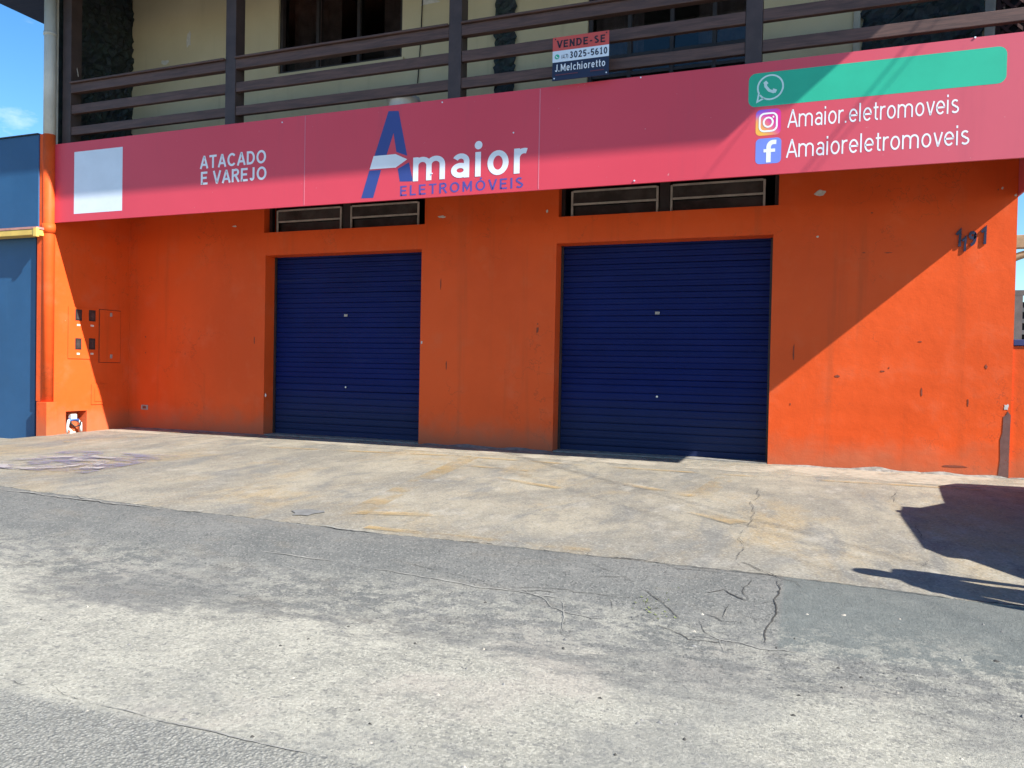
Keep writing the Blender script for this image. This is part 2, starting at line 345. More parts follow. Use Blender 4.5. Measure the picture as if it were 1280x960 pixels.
SHUTTER = mk_shutter()
FRAME = plain('grey_beige_metal', (.36, .32, .28), .5, .2, 8); DARKMET = plain('dark_brown_metal', (.03, .022, .022), .5, .2, 6)
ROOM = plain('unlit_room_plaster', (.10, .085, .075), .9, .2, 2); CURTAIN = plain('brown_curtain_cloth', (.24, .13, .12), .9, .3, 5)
WHITEP = plain('white_plastic', (.66, .66, .63), .4, .1, 4); GREYP = plain('off_white_pipe', (.50, .50, .46), .45, .12, 3)
BLUEW = None
def mk_blue():
    t = NT('blue_wall_paint'); c = t.mix(t.rng(t.noise(1.2, 6, .65), .3, .7), (.014, .070, .165), (.019, .085, .195))
    c = t.mix(t.math('MULTIPLY', t.rng(t.noise(1.5, 6, .7, t.map((4, 4, .5))), .55, .8), .35), c, (.035, .115, .21))
    return t.done(c, .5, t.bump(t.noise(5, 5), .3, .012), 0, .4)
BLUEW = mk_blue()
YELM = plain('yellow_metal', (.66, .44, .10), .5, .1, 4); TILE = plain('red_roof_tile', (.30, .10, .06), .8, .25, 5)
MORTAR = plain('grey_mortar', (.20, .19, .17), .9, .3, 12, bump=.5, bscale=60); CRACK = plain('dark_crack', (.05, .047, .042), .95, .3, 10)
PALECR = plain('pale_joint_grout', (.215, .208, .185), .9, .25, 14); CHIPW = plain('bare_plaster', (.55, .52, .48), .9, .15, 20); CHIPD = plain('dark_scuff', (.22, .055, .03), .9, .2, 20)
STAINW = worn('brown_damp_stain', (.17, .10, .09), (.30, .5), 4.0, .8)
RUBBER = plain('black_rubber', (.02, .02, .02), .8, .2, 8); CARP = plain('graphite_car_paint', (.03, .033, .04), .25, .05, 2, .6, .5); CHROME = plain('alloy', (.5, .5, .52), .3, .1, 5, 1.0)
def mk_glass(name, tint=(.62, .66, .66), rough=.03):
    t = NT(name); t.done((.8, .85, .9), rough)
    gl = t.t.nodes.new('ShaderNodeBsdfGlossy'); gl.inputs['Roughness'].default_value = rough; tr = t.t.nodes.new('ShaderNodeBsdfTransparent'); tr.inputs[0].default_value = (*tint, 1)
    fr = t.t.nodes.new('ShaderNodeFresnel'); fr.inputs[0].default_value = 1.45; mx = t.t.nodes.new('ShaderNodeMixShader')
    t.lk(fr.outputs[0], mx.inputs[0]); t.lk(tr.outputs[0], mx.inputs[1]); t.lk(gl.outputs[0], mx.inputs[2]); t.lk(mx.outputs[0], t.out.inputs['Surface']); return t.mat
GLASS = mk_glass('window_glass'); DGLASS = plain('dirty_glass_pane', (.045, .040, .038), .22, .4, 3, 0, .5)
SKIN = plain('skin', (.45, .27, .19), .6, .05); CLOTH = plain('dark_blue_cloth', (.04, .05, .10), .9, .15, 20); DENIM = plain('denim', (.05, .07, .12), .9, .15, 25)
PERG = plain('weathered_timber', (.30, .20, .13), .75, .2, 6)

# ------------------------------------------------------------------ ground
xs = [-320, -120, -50, -30, -18] + [round(-14 + .25 * i, 3) for i in range(int(20 / .25) + 1)] + [9, 14, 30, 80, 320]
# paved apron in front of the shop: a slab with a broken, slightly raised front edge
ax = [x for x in xs if -31 <= x <= 31]
fx = []
for a, b in zip(ax[:-1], ax[1:]):
    fx.append(a)
    if b - a < .3: fx += [a + (b - a) * k / 5 for k in range(1, 5)]
fx.append(ax[-1])
rnd = random.Random(3)
ys_t = [0, .04, .1, .2, .3, .4, .5, .6, .7, .8, .9, 1.0]
V = []; F = []; nrow = len(ys_t) + 1
for x in fx:
    yb = ybreak(x) + (rnd.uniform(-.012, .012) + .016 * math.sin(x * 5.1) * math.sin(x * 1.7) if abs(x) < 14 else 0)
    V.append((x, yb - .01, zapron(x, yb) - .25))
    for t_ in ys_t:
        y = yb + t_ * (.25 - yb); V.append((x, y, zapron(x, y) - (.006 * rnd.random() if t_ == 0 else 0)))
for i in range(len(fx) - 1):
    for j in range(nrow - 1): a = i * nrow + j; F.append((a, a + nrow, a + nrow + 1, a + 1))
pavement = setp(mesh('pavement', V, F, APRON), kind='structure')
# street with the ramp up to the apron, one sheet to the horizon
ry = [-320, -90, -30, -16, -12, -10, -9, -8.4, -8, -7.6, -7.2]
V = []; F = []; cnt = None
for x in xs:
    yb = ybreak(x); col = [(x, y, zroad(x, y)) for y in ry] + [(x, yb - 1.15 * k, zroad(x, yb - 1.15 * k)) for k in (1.15, 1, .9, .8, .7, .6, .5, .4, .3, .2, .1, 0)] + [(x, yb + .3, zroad(x, yb) - .05), (x, 1.0, -.42), (x, 30, -.42), (x, 320, -.42)]
    cnt = len(col); V += col
for i in range(len(xs) - 1):
    for j in range(cnt - 1): a = i * cnt + j; F.append((a, a + cnt, a + cnt + 1, a + 1))
road = setp(mesh('road', V, F, ROAD), kind='structure')

def drape(name, pts, width, mat, parent, lift=.004, jag=0.0, step=.05, seed=0, taper=False):
    """ribbon of varying width that follows the ground"""
    r = random.Random(seed); P = []
    for a, b in zip(pts[:-1], pts[1:]):
        a = Vector((a[0], a[1], 0)); b = Vector((b[0], b[1], 0)); n = max(1, int((b - a).length / step))
        P += [a.lerp(b, k / n) for k in range(n)]
    P.append(Vector((pts[-1][0], pts[-1][1], 0)))
    V = []; F = []; off = 0.0
    for i, p in enumerate(P):
        d = (P[min(i + 1, len(P) - 1)] - P[max(i - 1, 0)]).normalized(); n = Vector((-d.y, d.x, 0))
        off = off * .6 + r.uniform(-jag, jag)
        w = width * (1 if not jag else r.uniform(.25, 1.25)) * (math.sin(math.pi * (i + .35) / (len(P) - 1 + .7)) ** .5 if taper else 1)
        c = p + n * off
        for s in (-.5, .5): q = c + n * w * s; V.append((q.x, q.y, zg(q.x, q.y) + lift))
    for i in range(len(P) - 1): a = 2 * i; F.append((a, a + 1, a + 3, a + 2))
    return mesh(name, V, F, mat, parent)
def fract(name, pts, width, mat, parent, lift, seed, amp=.10):
    """crack: fractal path with ragged, interrupted width"""
    r = random.Random(seed); P = [Vector(p) for p in pts]
    while max((b - a).length for a, b in zip(P[:-1], P[1:])) > .022:
        Q = [P[0]]
        for a, b in zip(P[:-1], P[1:]):
            d = b - a
            if d.length > .022: Q.append((a + b) / 2 + Vector((-d.y, d.x)) * r.uniform(-amp, amp) * 1.6)
            Q.append(b)
        P = Q
    n = len(P); V = []; F = []; w = .6
    for i, p in enumerate(P):
        d = (P[min(i + 1, n - 1)] - P[max(i - 1, 0)]); d = d.normalized() if d.length > 1e-6 else Vector((1, 0)); nn = Vector((-d.y, d.x))
        w = min(1.5, max(.06, w + r.uniform(-.38, .38))); e_ = min(1, i / 4, (n - 1 - i) / 4)
        for sgn in (-.5, .5): q = p + nn * width * (w * e_ + .05) * sgn; V.append((q.x, q.y, zg(q.x, q.y) + lift))
    for i in range(n - 1): a = 2 * i; F.append((a, a + 1, a + 3, a + 2))
    return mesh(name, V, F, mat, parent)
def g2(*pp): return [(lambda v: (v.x, v.y))(G(*p)) for p in pp]
# worn bay markings
for k, (pp, w) in enumerate([(((590, 571), (520, 604), (440, 643)), .22), (((330, 559), (590, 571)), .11), (((594, 572), (760, 584), (960, 597), (1150, 608), (1280, 617)), .10),
        (((908, 597), (872, 622)), .20), (((590, 583), (660, 589)), .10), (((620, 598), (700, 611)), .10), (((760, 602), (866, 621)), .11), (((200, 540), (330, 547)), .10), (((560, 645), (395, 640)), .12), (((80, 553), (180, 546)), .14), (((870, 640), (925, 655)), .2)]):
    drape('bay_marking', g2(*pp), w, YELLOW, pavement, .005 + .0006 * k, step=.2)
e = [(v.x, v.y + .07) for v in [G(480, 668), G(560, 677), G(640, 686), G(700, 692)]]
drape('bay_marking', [(x, ybreak(x) + .10) for x in np.linspace(-2.95, -1.25, 10)], .09, YELLOW, pavement, .0045, step=.1)
drape('cement_wash', [(-10.6, -.30), (-6, -.30), (-1, -.42), (2.15, -.52)], .85, CREAM, pavement, .0035, step=.2)
drape('cement_wash', [(2.15, -.52), (6, -.52)], .85, CREAM, pavement, .0032, step=.2)
# faded wheelchair bay emblem: violet square with a white wheel figure
q = g2((18, 579), (100, 588), (172, 575), (95, 567))
cxy = Vector((sum(p[0] for p in q) / 4, sum(p[1] for p in q) / 4)); ux = Vector((1, .12)); uy = Vector((-.12, 1))
emb = mesh('bay_emblem', [(*(cxy + ux * a * .80 + uy * b * .75), zg(*(cxy + ux * a * .80 + uy * b * .75)) + .013) for a, b in ((-1, -1), (1, -1), (1, 1), (-1, 1))], [(0, 1, 2, 3)], PURPLE, pavement)
def em(pts, w, k): drape('emblem_line', [tuple(cxy + ux * a + uy * b) for a, b in pts], w, OLDWHITE, pavement, .016 + .0006 * k, step=.1)
em([(-.15 + .48 * math.cos(t_), -.2 + .48 * math.sin(t_)) for t_ in np.linspace(1.9, 6.6, 22)], .12, 0)
em([(-.12, .58), (-.10, .05), (.35, .02), (.52, -.45), (.70, -.40)], .13, 1); em([(-.10, .30), (.25, .28)], .10, 2)
# cracks and joints
SC = [((925, 702), (948, 712), (972, 722), (1000, 729)), ((920, 703), (938, 718), (972, 722)), ((972, 724), (968, 750), (962, 780), (957, 806)), ((992, 726), (1006, 737)),
      ((880, 742), (905, 737), (936, 752)), ((845, 778), (880, 793), (915, 792)), ((872, 775), (880, 790), (890, 797)), ((880, 750), (912, 757), (968, 752)), ((700, 735), (760, 745), (850, 757)),
      ((560, 722), (620, 730), (720, 738)), ((510, 705), (560, 717), (610, 728)), ((800, 735), (830, 755), (850, 775)), ((760, 745), (770, 770), (800, 778)), ((870, 760), (905, 778), (960, 775)), ((920, 765), (945, 775), (958, 772)),
      ((0, 850), (30, 857), (60, 855), (72, 863), (105, 876)), ((590, 700), (596, 708)), ((820, 700), (850, 712), (905, 716)), ((735, 702), (770, 716), (800, 735)), ((905, 737), (900, 722)), ((690, 715), (730, 722), (790, 722)), ((600, 728), (640, 738), (700, 742)), ((936, 752), (930, 735), (940, 724)), ((905, 778), (912, 757)), ((820, 780), (860, 800), (905, 806)), ((640, 700), (660, 715), (700, 720))]
for k, q in enumerate(SC): fract('crack', g2(*q), .0034 if k not in (2, 0, 4, 7) else .0055, CRACK, road, .004, k, .055)
SA = [((1140, 655), (1150, 668), (1153, 685), (1160, 702), (1168, 730)), ((945, 610), (940, 650), (928, 690), (921, 702)), ((1150, 676), (1210, 684), (1280, 697)), ((1122, 612), (1131, 634)), ((420, 640), (445, 642)), ((1160, 733), (1170, 741)), ((730, 690), (735, 700), (790, 703))]
for k, q in enumerate(SA): fract('crack', g2(*q), .0030, CRACK, pavement, .008, 40 + k, .05)
fract('crack', [(x, ybreak(x) - .010) for x in np.arange(-2.2, 1.6, .35)], .006, CRACK, road, .005, 77, .03)
for k, q in enumerate([((330, 690), (440, 707), (530, 722), (600, 735), (700, 748)), ((110, 877), (200, 902), (300, 924), (440, 955), (560, 985))]): fract('joint', g2(*q), .007, PALECR, road, .004, 5 + k, .02)
for k, q in enumerate([((0, 612), (60, 620), (130, 627)), ((100, 622), (180, 634), (260, 640)), ((400, 657), (500, 668))]): fract('joint', g2(*q), .022, PALECR, road, .008, 30 + k, .04)
for k, q in enumerate([((575, 730), (555, 745), (535, 757)), ((880, 790), (900, 800), (905, 822)), ((650, 735), (690, 760), (760, 775)), ((850, 795), (900, 800), (950, 812), (1010, 818)), ((700, 750), (705, 790))]): fract('joint', g2(*q), .005, PALECR, road, .0045, 20 + k, .05)
def blob(name, c, rx, ry, mat, parent, lift, seed, n=14, h=0.0):
    r = random.Random(seed); V = [(c[0], c[1], zg(*c) + lift + h)]
    for k in range(n):
        a = 2 * math.pi * k / n; s = r.uniform(.65, 1.15); x = c[0] + rx * s * math.cos(a); y = c[1] + ry * s * math.sin(a); V.append((x, y, zg(x, y) + lift))
    return mesh(name, V, [(0, 1 + k, 1 + (k + 1) % n) for k in range(n)], mat, parent)
blob('drain_cover', g2((383, 641))[0], .14, .13, plain('grey_patch', (.14, .14, .135), .9, .2, 10), pavement, .006, 1)
LEAF = plain('dry_litter', (.34, .31, .26), .8, .3, 9); PEB = plain('loose_grit', (.17, .165, .155), .9, .4, 9)
rr = random.Random(5)
for k in range(70):
    p = g2((rr.uniform(0, 1280), rr.uniform(745, 960)))[0]
    blob('pebble', p, rr.uniform(.006, .016), rr.uniform(.005, .012), rr.choice((PEB, PEB, CRACK, LEAF)), road, .0, 200 + k, 6, rr.uniform(.004, .010))
WEED = plain('dusty_weed', (.12, .14, .05), .8, .3, 30)
V = []; F = []
for k in range(46):
    c = Vector(g2((rr.gauss(812, 12), rr.gauss(760, 10)))[0]).to_3d(); c.z = zg(c.x, c.y); a = rr.uniform(0, 6.28); d = Vector((math.cos(a), math.sin(a), 0)); l = rr.uniform(.008, .024)
    V += [c, c + d * l + Vector((0, 0, l * .5)), c + d * l * .7 + Vector((-d.y, d.x, .4)) * l * .4]; F.append((3 * k, 3 * k + 1, 3 * k + 2))
setp(mesh('weeds', V, F, WEED), 'small dusty weeds growing in the cracked ramp', 'weeds', kind='stuff')

# ------------------------------------------------------------------ the shop building
XL, XR = -10.67, 2.20
shop = thing('shop_building', (-4.2, 0, 0), 'two storey shop building with orange ground floor and dark timber balcony', 'building')
D1 = (-7.88, -5.15, -.05, 2.81); D2 = (-3.12, -.353, -.05, 2.81); W1 = (-7.917, -5.108, 3.165, 3.66); W2 = (-3.10, -.30, 3.165, 3.66)
wall = wall_holes('front_wall', XL - .02, XR, -.30, 3.70, 0, .30, [D1, D2, W1, W2], ORANGE, shop)
# wing wall at the end of the facade, with niche for the hose
NX = XL
n0 = onX(82, 541, NX); n1 = onX(108.5, 513, NX)
HO = [(n0.y, n1.y, -.2, n1.z)]
# wing wall is built along y: use wall_holes in a rotated frame
def wing(name, y0, y1, z0, z1, x, depth, holes, mat, parent):
    o = wall_holes(name, y0, y1, z0, z1, 0, depth, holes, mat, None)
    for v in o.data.vertices: a = v.co.copy(); v.co = (x - a.y, a.x, a.z)
    return attach(o, parent)
wing('side_wall', -1.42, 0.05, -.30, 4.36, XL, .26, HO, ORANGE, shop)
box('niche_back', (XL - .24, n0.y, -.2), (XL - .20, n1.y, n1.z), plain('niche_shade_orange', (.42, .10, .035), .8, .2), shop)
box('pipe_plinth', (onY(45, 530, -1.60).x - .0, -1.60, -.3), (onY(58, 530, -1.60).x, -1.425, .475), ORANGE, shop, .006)
# upper floor
UW1 = (-7.70, -5.53, 5.59, 7.3); UW2 = (-2.75, -.55, 4.0, 6.9)
wall_holes('upper_wall', -10.67, 1.93, 3.86, 7.55, 0, .18, [UW1, UW2], BEIGE, shop)
box('balcony_slab', (-10.66, -1.39, 3.70), (2.185, .18, 3.855), plain('slab_concrete', (.30, .27, .24), .9, .15), shop)
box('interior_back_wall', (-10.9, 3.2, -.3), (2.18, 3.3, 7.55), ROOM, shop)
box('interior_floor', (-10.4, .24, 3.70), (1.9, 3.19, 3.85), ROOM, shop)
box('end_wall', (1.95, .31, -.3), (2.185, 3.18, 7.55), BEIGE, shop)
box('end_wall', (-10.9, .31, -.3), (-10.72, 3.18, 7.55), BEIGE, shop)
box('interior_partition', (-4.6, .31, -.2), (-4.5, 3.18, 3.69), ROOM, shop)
# stone cladding: rough split-face sheets with real relief
def stone_panel(origin, u, v, nrm, w, h, seed):
    r = random.Random(seed); nu = max(2, int(w / .055)); nv = max(2, int(h / .05)); V = []; F = []
    for i in range(nu + 1):
        for j in range(nv + 1):
            e_ = (i in (0, nu)); dx = (r.uniform(-.02, .02)); V.append(origin + u * (w * i / nu + dx) + v * (h * j / nv + r.uniform(-.015, .015)) + nrm * r.uniform(.012, .06))
    for i in range(nu):
        for j in range(nv): a = i * (nv + 1) + j; F.append((a, a + nv + 1, a + nv + 2, a + 1))
    return mesh('stone_cladding', V, F, STONE, shop)
UX = Vector((1, 0, 0)); UY = Vector((0, 1, 0)); UZ = Vector((0, 0, 1))
box('upper_side_wall', (-10.93, -1.36, 4.362), (-10.68, .06, 7.54), STONE, shop)
stone_panel(Vector((-10.68, -1.30, 4.36)), UY, UZ, UX, 1.29, 3.15, 1)
stone_panel(Vector((-4.06, -.005, 3.9)), UX, UZ, -UY, .30, 3.6, 2)
stone_panel(Vector((.57, -.005, 3.9)), UX, UZ, -UY, 1.24, 3.6, 3)
box('corner_trim', (1.82, -.045, 3.9), (1.925, -.002, 7.54), FRAME, shop, .004)
box('corner_trim', (.48, -.035, 3.9), (.555, -.002, 7.54), plain('pale_trim', (.42, .38, .30), .7, .1), shop, .004)
box('corner_trim', (-10.725, -1.44, 4.37), (-10.665, -1.365, 6.79), plain('light_edge_trim', (.50, .48, .43), .7, .1), shop, .004)
# scuffs of pale filler on the upper wall
def patch(px, py, w, h, mat, seed, plane=0.0, name='paint_chip', parent=None, lift=.003, n=11):
    c = onY(px, py, plane); r = random.Random(seed); pts = []
    for k in range(n):
        a = 2 * math.pi * k / n; s = r.uniform(.55, 1.15); pts.append((c.x + w / 2 * s * math.cos(a), c.z + h / 2 * s * math.sin(a)))
    return prism(name, pts, plane - lift, plane + .002, mat, parent or shop)
patch(236, 50, .10, .32, CHIPW, 1); patch(206, 78, .16, .10, CHIPW, 2); patch(536, 2, .38, .10, CHIPW, 3)
# flaws in the orange paint
for k, (px, py, w, h, mt) in enumerate([(1026, 241, .15, .075, CHIPW), (1022, 296, .035, .03, CHIPW), (552, 271, .12, .04, CHIPW), (293, 283, .10, .03, CHIPW), (684, 264, .03, .05, CHIPW), (551, 355, .02, .16, CHIPD), (558, 456, .02, .14, CHIPD),
        (672, 413, .04, .09, CHIPD), (672, 405, .02, .02, CHIPD), (1047, 470, .06, .035, CHIPD), (1103, 464, .05, .02, CHIPD), (1233, 459, .03, .06, CHIPD), (992, 440, .02, .2, CHIPD), (318, 426, .02, .16, CHIPD), (1150, 427, .04, .015, CHIPD), (1090, 266, .03, .015, CHIPD),
        (527, 428, .03, .06, CHIPW), (332, 494, .03, .07, CHIPW), (1111, 460, .015, .02, CHIPD), (988, 505, .015, .03, CHIPD), (1152, 490, .02, .09, CHIPD), (1210, 503, .015, .09, CHIPD), (1080, 316, .04, .012, CHIPD), (1110, 316, .10, .012, CHIPD), (182, 421, .02, .03, CHIPD), (182, 441, .02, .02, CHIPD), (1253, 235, .03, .03, CHIPW), (1248, 237, .02, .02, CHIPD), (1270, 244, .03, .03, CHIPW), (1258, 509, .06, .07, CHIPW), (1195, 583, .35, .025, CHIPD)]):
    patch(px, py, w, h, mt, 60 + k)
# crumbling mortar along the foot of the wall
def fillet(x0, x1, seed, hmax=.09, dmax=.12):
    r = random.Random(seed); V = []; F = []; n = max(4, int((x1 - x0) / .05))
    for i in range(n + 1):
        x = x0 + (x1 - x0) * i / n; e_ = math.sin(math.pi * i / n) ** .5
        h = hmax * .62 * e_ * (.6 + .4 * math.sin(i * .45 + seed) * math.sin(i * .17)) * r.uniform(.8, 1); d = dmax * e_ * r.uniform(.7, 1) + .004; zb = zapron(x, -d)
        V += [(x, -.003, h), (x, -d * .25, h * .62 + .003), (x, -d, zb + .001)]
    for i in range(n): a = 3 * i; F += [(a, a + 1, a + 4, a + 3), (a + 1, a + 2, a + 5, a + 4)]
    return mesh('mortar_fillet', V, F, MORTAR, shop, False)
for k, (a, b, h) in enumerate([(-.3, .8, .03), (.55, 1.35, .09), (1.3, 2.18, .075), (-5.1, -3.9, .07), (-4.2, -3.15, .06), (-10.6, -7.9, .025)]): fillet(a, b, 300 + k, h)
prism('damp_stain', [(2.085, -.02), (2.19, -.02), (2.19, .30), (2.195, .70), (2.165, .74), (2.15, .70), (2.125, .68), (2.12, .5), (2.10, .42), (2.105, .2)], -.004, .001, STAINW, shop)

# ---- roller shutters
def slat_mesh(w, h):
    prof = [(0.0, 0.0), (-.0055, h * .06), (-.0078, h * .28), (-.0078, h * .46), (-.0056, h * .52), (-.0078, h * .58), (-.0075, h * .80), (-.0055, h * .93), (.004, h * .975)]
    V = [(x, y, z) for x in (0, w) for y, z in prof]; n = len(prof)
    me = bpy.data.meshes.new('slat'); me.from_pydata(V, [], [(i, i + n, i + n + 1, i + 1) for i in range(n - 1)]); me.materials.append(SHUTTER)
    for p in me.polygons: p.use_smooth = True
    return me
def shutter(D, seed):
    r = random.Random(seed); x0, x1 = D[0] + .004, D[1] - .004; w = x1 - x0
    root = bpy.data.objects.new('roller_shutter', None); COL.objects.link(root); root.location = (x0, .27, .02); attach(root, shop)
    WORLD[root.name] = Vector((x0, .27, .02))
    setp(root, 'closed navy roller shutter with a small pale label')
    big, small = slat_mesh(w, .104), slat_mesh(w, .0775); z = .09
    def add(me, h):
        o = bpy.data.objects.new('slat', me); COL.objects.link(o); o.location = (x0, .27 + r.uniform(-.0022, .0022), z); o.rotation_euler = (r.uniform(-.05, .05), r.uniform(-.0012, .0012), 0); attach(o, root)
    for k in range(8): add(big, .104); z += .104
    while z < 2.86: add(small, .0775); z += .0775
    box('bottom_bar', (x0, .255, .015), (x1, .29, .088), SHUTTER, root, .004)
    box('guide_rail', (x0 - .003, .225, .01), (x0 + .03, .251, 2.84), DARKMET, root); box('guide_rail', (x1 - .03, .225, .01), (x1 + .003, .251, 2.84), DARKMET, root)
    cx_ = (x0 + x1) / 2
    box('label_plate', (cx_ - .03 - .05, .246, 1.865), (cx_ + .03 - .05, .251, 1.90), FRAME, root)
    bm = bmesh.new(); add_tube(bm, [(cx_ - .03, .255, .78), (cx_ - .03, .241, .78)], .014, 10); bm_obj('lock', bm, CHROME, root)
    return root
shutter(D1, 1); shutter(D2, 2)['label'] = 'wider navy roller shutter next to the sunlit wall'
box('threshold', (D1[0] + .01, .0, -.1), (D1[1] - .01, .38, .014), MORTAR, shop); box('threshold', (D2[0] + .01, .0, -.1), (D2[1] - .01, .38, .014), MORTAR, shop)
for D in (D1, D2): box('shutter_housing', (D[0] - .1, .305, 2.70), (D[1] + .1, .60, 3.12), DARKMET, shop)

# ---- ventilation windows over the shutters
def vent(Wd, sashes):
    root = bpy.data.objects.new('ventilation_window', None); COL.objects.link(root); root.location = (Wd[0], .1, Wd[2]); attach(root, shop); WORLD[root.name] = Vector((Wd[0], .1, Wd[2]))
    box('frame', (Wd[0], .13, Wd[2] - .01), (Wd[0] + .05, .20, Wd[3]), DARKMET, root); box('frame', (Wd[1] - .05, .13, Wd[2] - .01), (Wd[1], .20, Wd[3]), DARKMET, root)
    box('mullion', (sashes[0][1] + .012, .11, Wd[2] - .01), (sashes[1][0] - .012, .20, Wd[3]), DARKMET, root)
    for a, b in sashes:
        for nm, p, q_ in (('sash_bar', (a, .085, Wd[2] - .002), (a + .028, .108, 3.515)), ('sash_bar', (b - .028, .085, Wd[2] - .002), (b, .108, 3.515)), ('sash_bar', (a + .029, .087, 3.50), (b - .029, .106, 3.525)), ('sash_bar', (a + .029, .087, 3.325), (b - .029, .106, 3.352))):
            box(nm, p, q_, FRAME, root, .003)
        box('pane', (a + .029, .094, 3.353), (b - .029, .099, 3.499), DGLASS, root)
        box('pane', (a + .029, .15, 3.17), (b - .029, .155, 3.324), DGLASS, root)
fx_ = lambda px, py: onY(px, py, .09).x
vent(W1, ((fx_(346, 275), fx_(427, 270)), (fx_(438, 270), fx_(524, 262)))); vent(W2, ((fx_(714, 255), fx_(823, 248)), (fx_(838, 246), fx_(957, 238))))

# ---- upper windows with curtains
def upper_window(Wd, mull, bars):
    root = bpy.data.objects.new('upper_window', None); COL.objects.link(root); root.location = (Wd[0], .05, Wd[2]); attach(root, shop); WORLD[root.name] = Vector((Wd[0], .05, Wd[2]))
    for a, b in (((Wd[0], .04, Wd[2]), (Wd[0] + .055, .12, Wd[3])), ((Wd[1] - .055, .04, Wd[2]), (Wd[1], .12, Wd[3])), ((Wd[0] + .056, .04, Wd[2]), (Wd[1] - .056, .12, Wd[2] + .06)), ((Wd[0] + .056, .04, Wd[3] - .06), (Wd[1] - .056, .12, Wd[3]))): box('frame', a, b, DARKMET, root, .004)
    for x in mull: box('mullion', (x - .025, .055, Wd[2] + .061), (x + .025, .105, Wd[3] - .061), DARKMET, root, .003)
    for z in bars: box('transom', (Wd[0] + .057, .062, z - .022), (Wd[1] - .057, .098, z + .022), DARKMET, root, .003)
    e_ = [Wd[0] + .055] + list(mull) + [Wd[1] - .055]
    for a, b in zip(e_[:-1], e_[1:]): box('pane', (a + .026, .115, Wd[2] + .061), (b - .026, .119, Wd[3] - .061), GLASS, root)
upper_window(UW1, (-7.02, -6.30), ()); upper_window(UW2, (-2.2, -1.65, -1.12), (5.0, 5.24))
box('window_sill', (UW1[0] - .05, -.05, UW1[2] - .05), (UW1[1] + .05, .03, UW1[2] - .003), BEIGE, shop, .006)
def curtain(x0, x1, z0, z1, label, seed):
    r = random.Random(seed); V = []; F = []; n = int((x1 - x0) / .018); ph = r.uniform(0, 6)
    for i in range(n + 1):
        x = x0 + (x1 - x0) * i / n; y = .30 + .035 * math.sin(i * .42 + ph) + .015 * math.sin(i * .19 + 2 * ph)
        V += [(x, y, z0), (x, y * .98, z1)]
    for i in range(n): a = 2 * i; F.append((a, a + 2, a + 3, a + 1))
    o = mesh('curtain', V, F, CURTAIN, None, True); setp(o, label, 'curtain', 'curtains hanging in the upper windows')
curtain(-7.64, -6.75, 5.3, 7.25, 'wide brown curtain in the window between two railing posts, beside the dark gap', 1); curtain(-5.98, -5.55, 5.3, 7.25, 'narrow reddish brown curtain at the window edge near the hanging cable', 2)
curtain(-2.72, -2.05, 3.95, 6.9, 'brown curtain inside the balcony window behind the for-sale board', 3); curtain(-1.35, -.56, 3.95, 6.9, 'brown curtain inside the balcony window behind a railing post', 4)
# hanging cables on the balcony wall
def cable(pts, r, label, mat=RUBBER): o = tube('cable', pts, r, mat, None, 6); return setp(o, label, 'cable')
a0 = onY(528, 0, -.02); b0 = onY(522, 104, -.02); cable([a0 + UZ * .6, a0, a0.lerp(b0, .5) + UX * .01, b0], .008, 'thin dark cable hanging down the beige balcony wall')
a0 = onY(86, 0, -1.28); b0 = onY(90, 48, -1.28); c0 = onY(98, 96, -1.28); cable([a0 + UZ * .5, a0, b0, c0], .007, 'thin cable hanging beside the stone clad balcony corner', FRAME)
# white bucket standing on the balcony behind the sign
bk_ = thing('plastic_bucket', (-4.9, -1.1, 3.855), 'white plastic bucket standing on the balcony behind the sign', 'bucket')
bm = bmesh.new(); add_tube(bm, [(-4.86, -1.12, 3.856), (-4.86, -1.12, 4.50), (-4.86, -1.12, 4.51), (-4.86, -1.12, 4.55)], [.17, .20, .212, .21], 24); bm_obj('body', bm, WHITEP, bk_, True)
# ---- roof with deep eaves (only its left soffit edge shows; it shades the sign)
V = [(-12.15, -2.42, 6.93), (3.20, -2.42, 6.93), (3.20, 6.5, 6.93), (-12.15, 6.5, 6.93), (-12.15, 2.0, 8.3), (3.20, 2.0, 8.3), (-12.15, -2.42, 6.86), (3.20, -2.42, 6.86), (3.20, 6.5, 6.86), (-12.15, 6.5, 6.86)]
roof = mesh('roof', V, [(0, 1, 5, 4), (3, 4, 5, 2), (1, 7, 8, 2, 5), (0, 4, 3, 9, 6), (0, 6, 7, 1), (3, 2, 8, 9)], TILE, shop)
for a, b in (((-12.15, -2.42, 6.80), (3.20, -1.50, 6.858)), ((-12.15, -1.499, 6.80), (-10.94, 6.5, 6.858)), ((2.30, -1.499, 6.80), (3.20, 6.5, 6.858))): box('soffit_board', a, b, SOFFIT, roof)
box('ceiling', (-10.93, -1.48, 7.56), (2.29, 3.3, 7.60), SOFFIT, roof)
box('gutter', (-12.1, -2.52, 6.79), (2.85, -2.425, 6.90), GREYP, roof)

# ---- downpipe: off-white above, painted orange below
dp = thing('downpipe', (-10.76, -1.49, .47), 'rain downpipe, off-white above and painted orange lower down, at the blue building', 'downpipe')
px_, py_ = onY(60.3, 350, -1.49).x, -1.49
tube('pipe', [(px_, py_, .47), (px_, py_, 3.1), (px_, py_, 4.50)], .083, ORANGE, dp, 20)
tube('upper_pipe', [(px_, py_, 4.50), (px_, py_, 6.78)], .083, GREYP, dp, 20)
tube('collar', [(px_, py_, 5.98), (px_, py_, 6.03)], .092, GREYP, dp, 20); tube('collar', [(px_, py_, 3.02), (px_, py_, 3.16)], .094, ORANGE, dp, 20)
box('cover_strip', (onY(46, 350, -1.56).x, -1.56, .48), (onY(54, 350, -1.56).x, -1.43, 4.50), ORANGE, shop, .004)

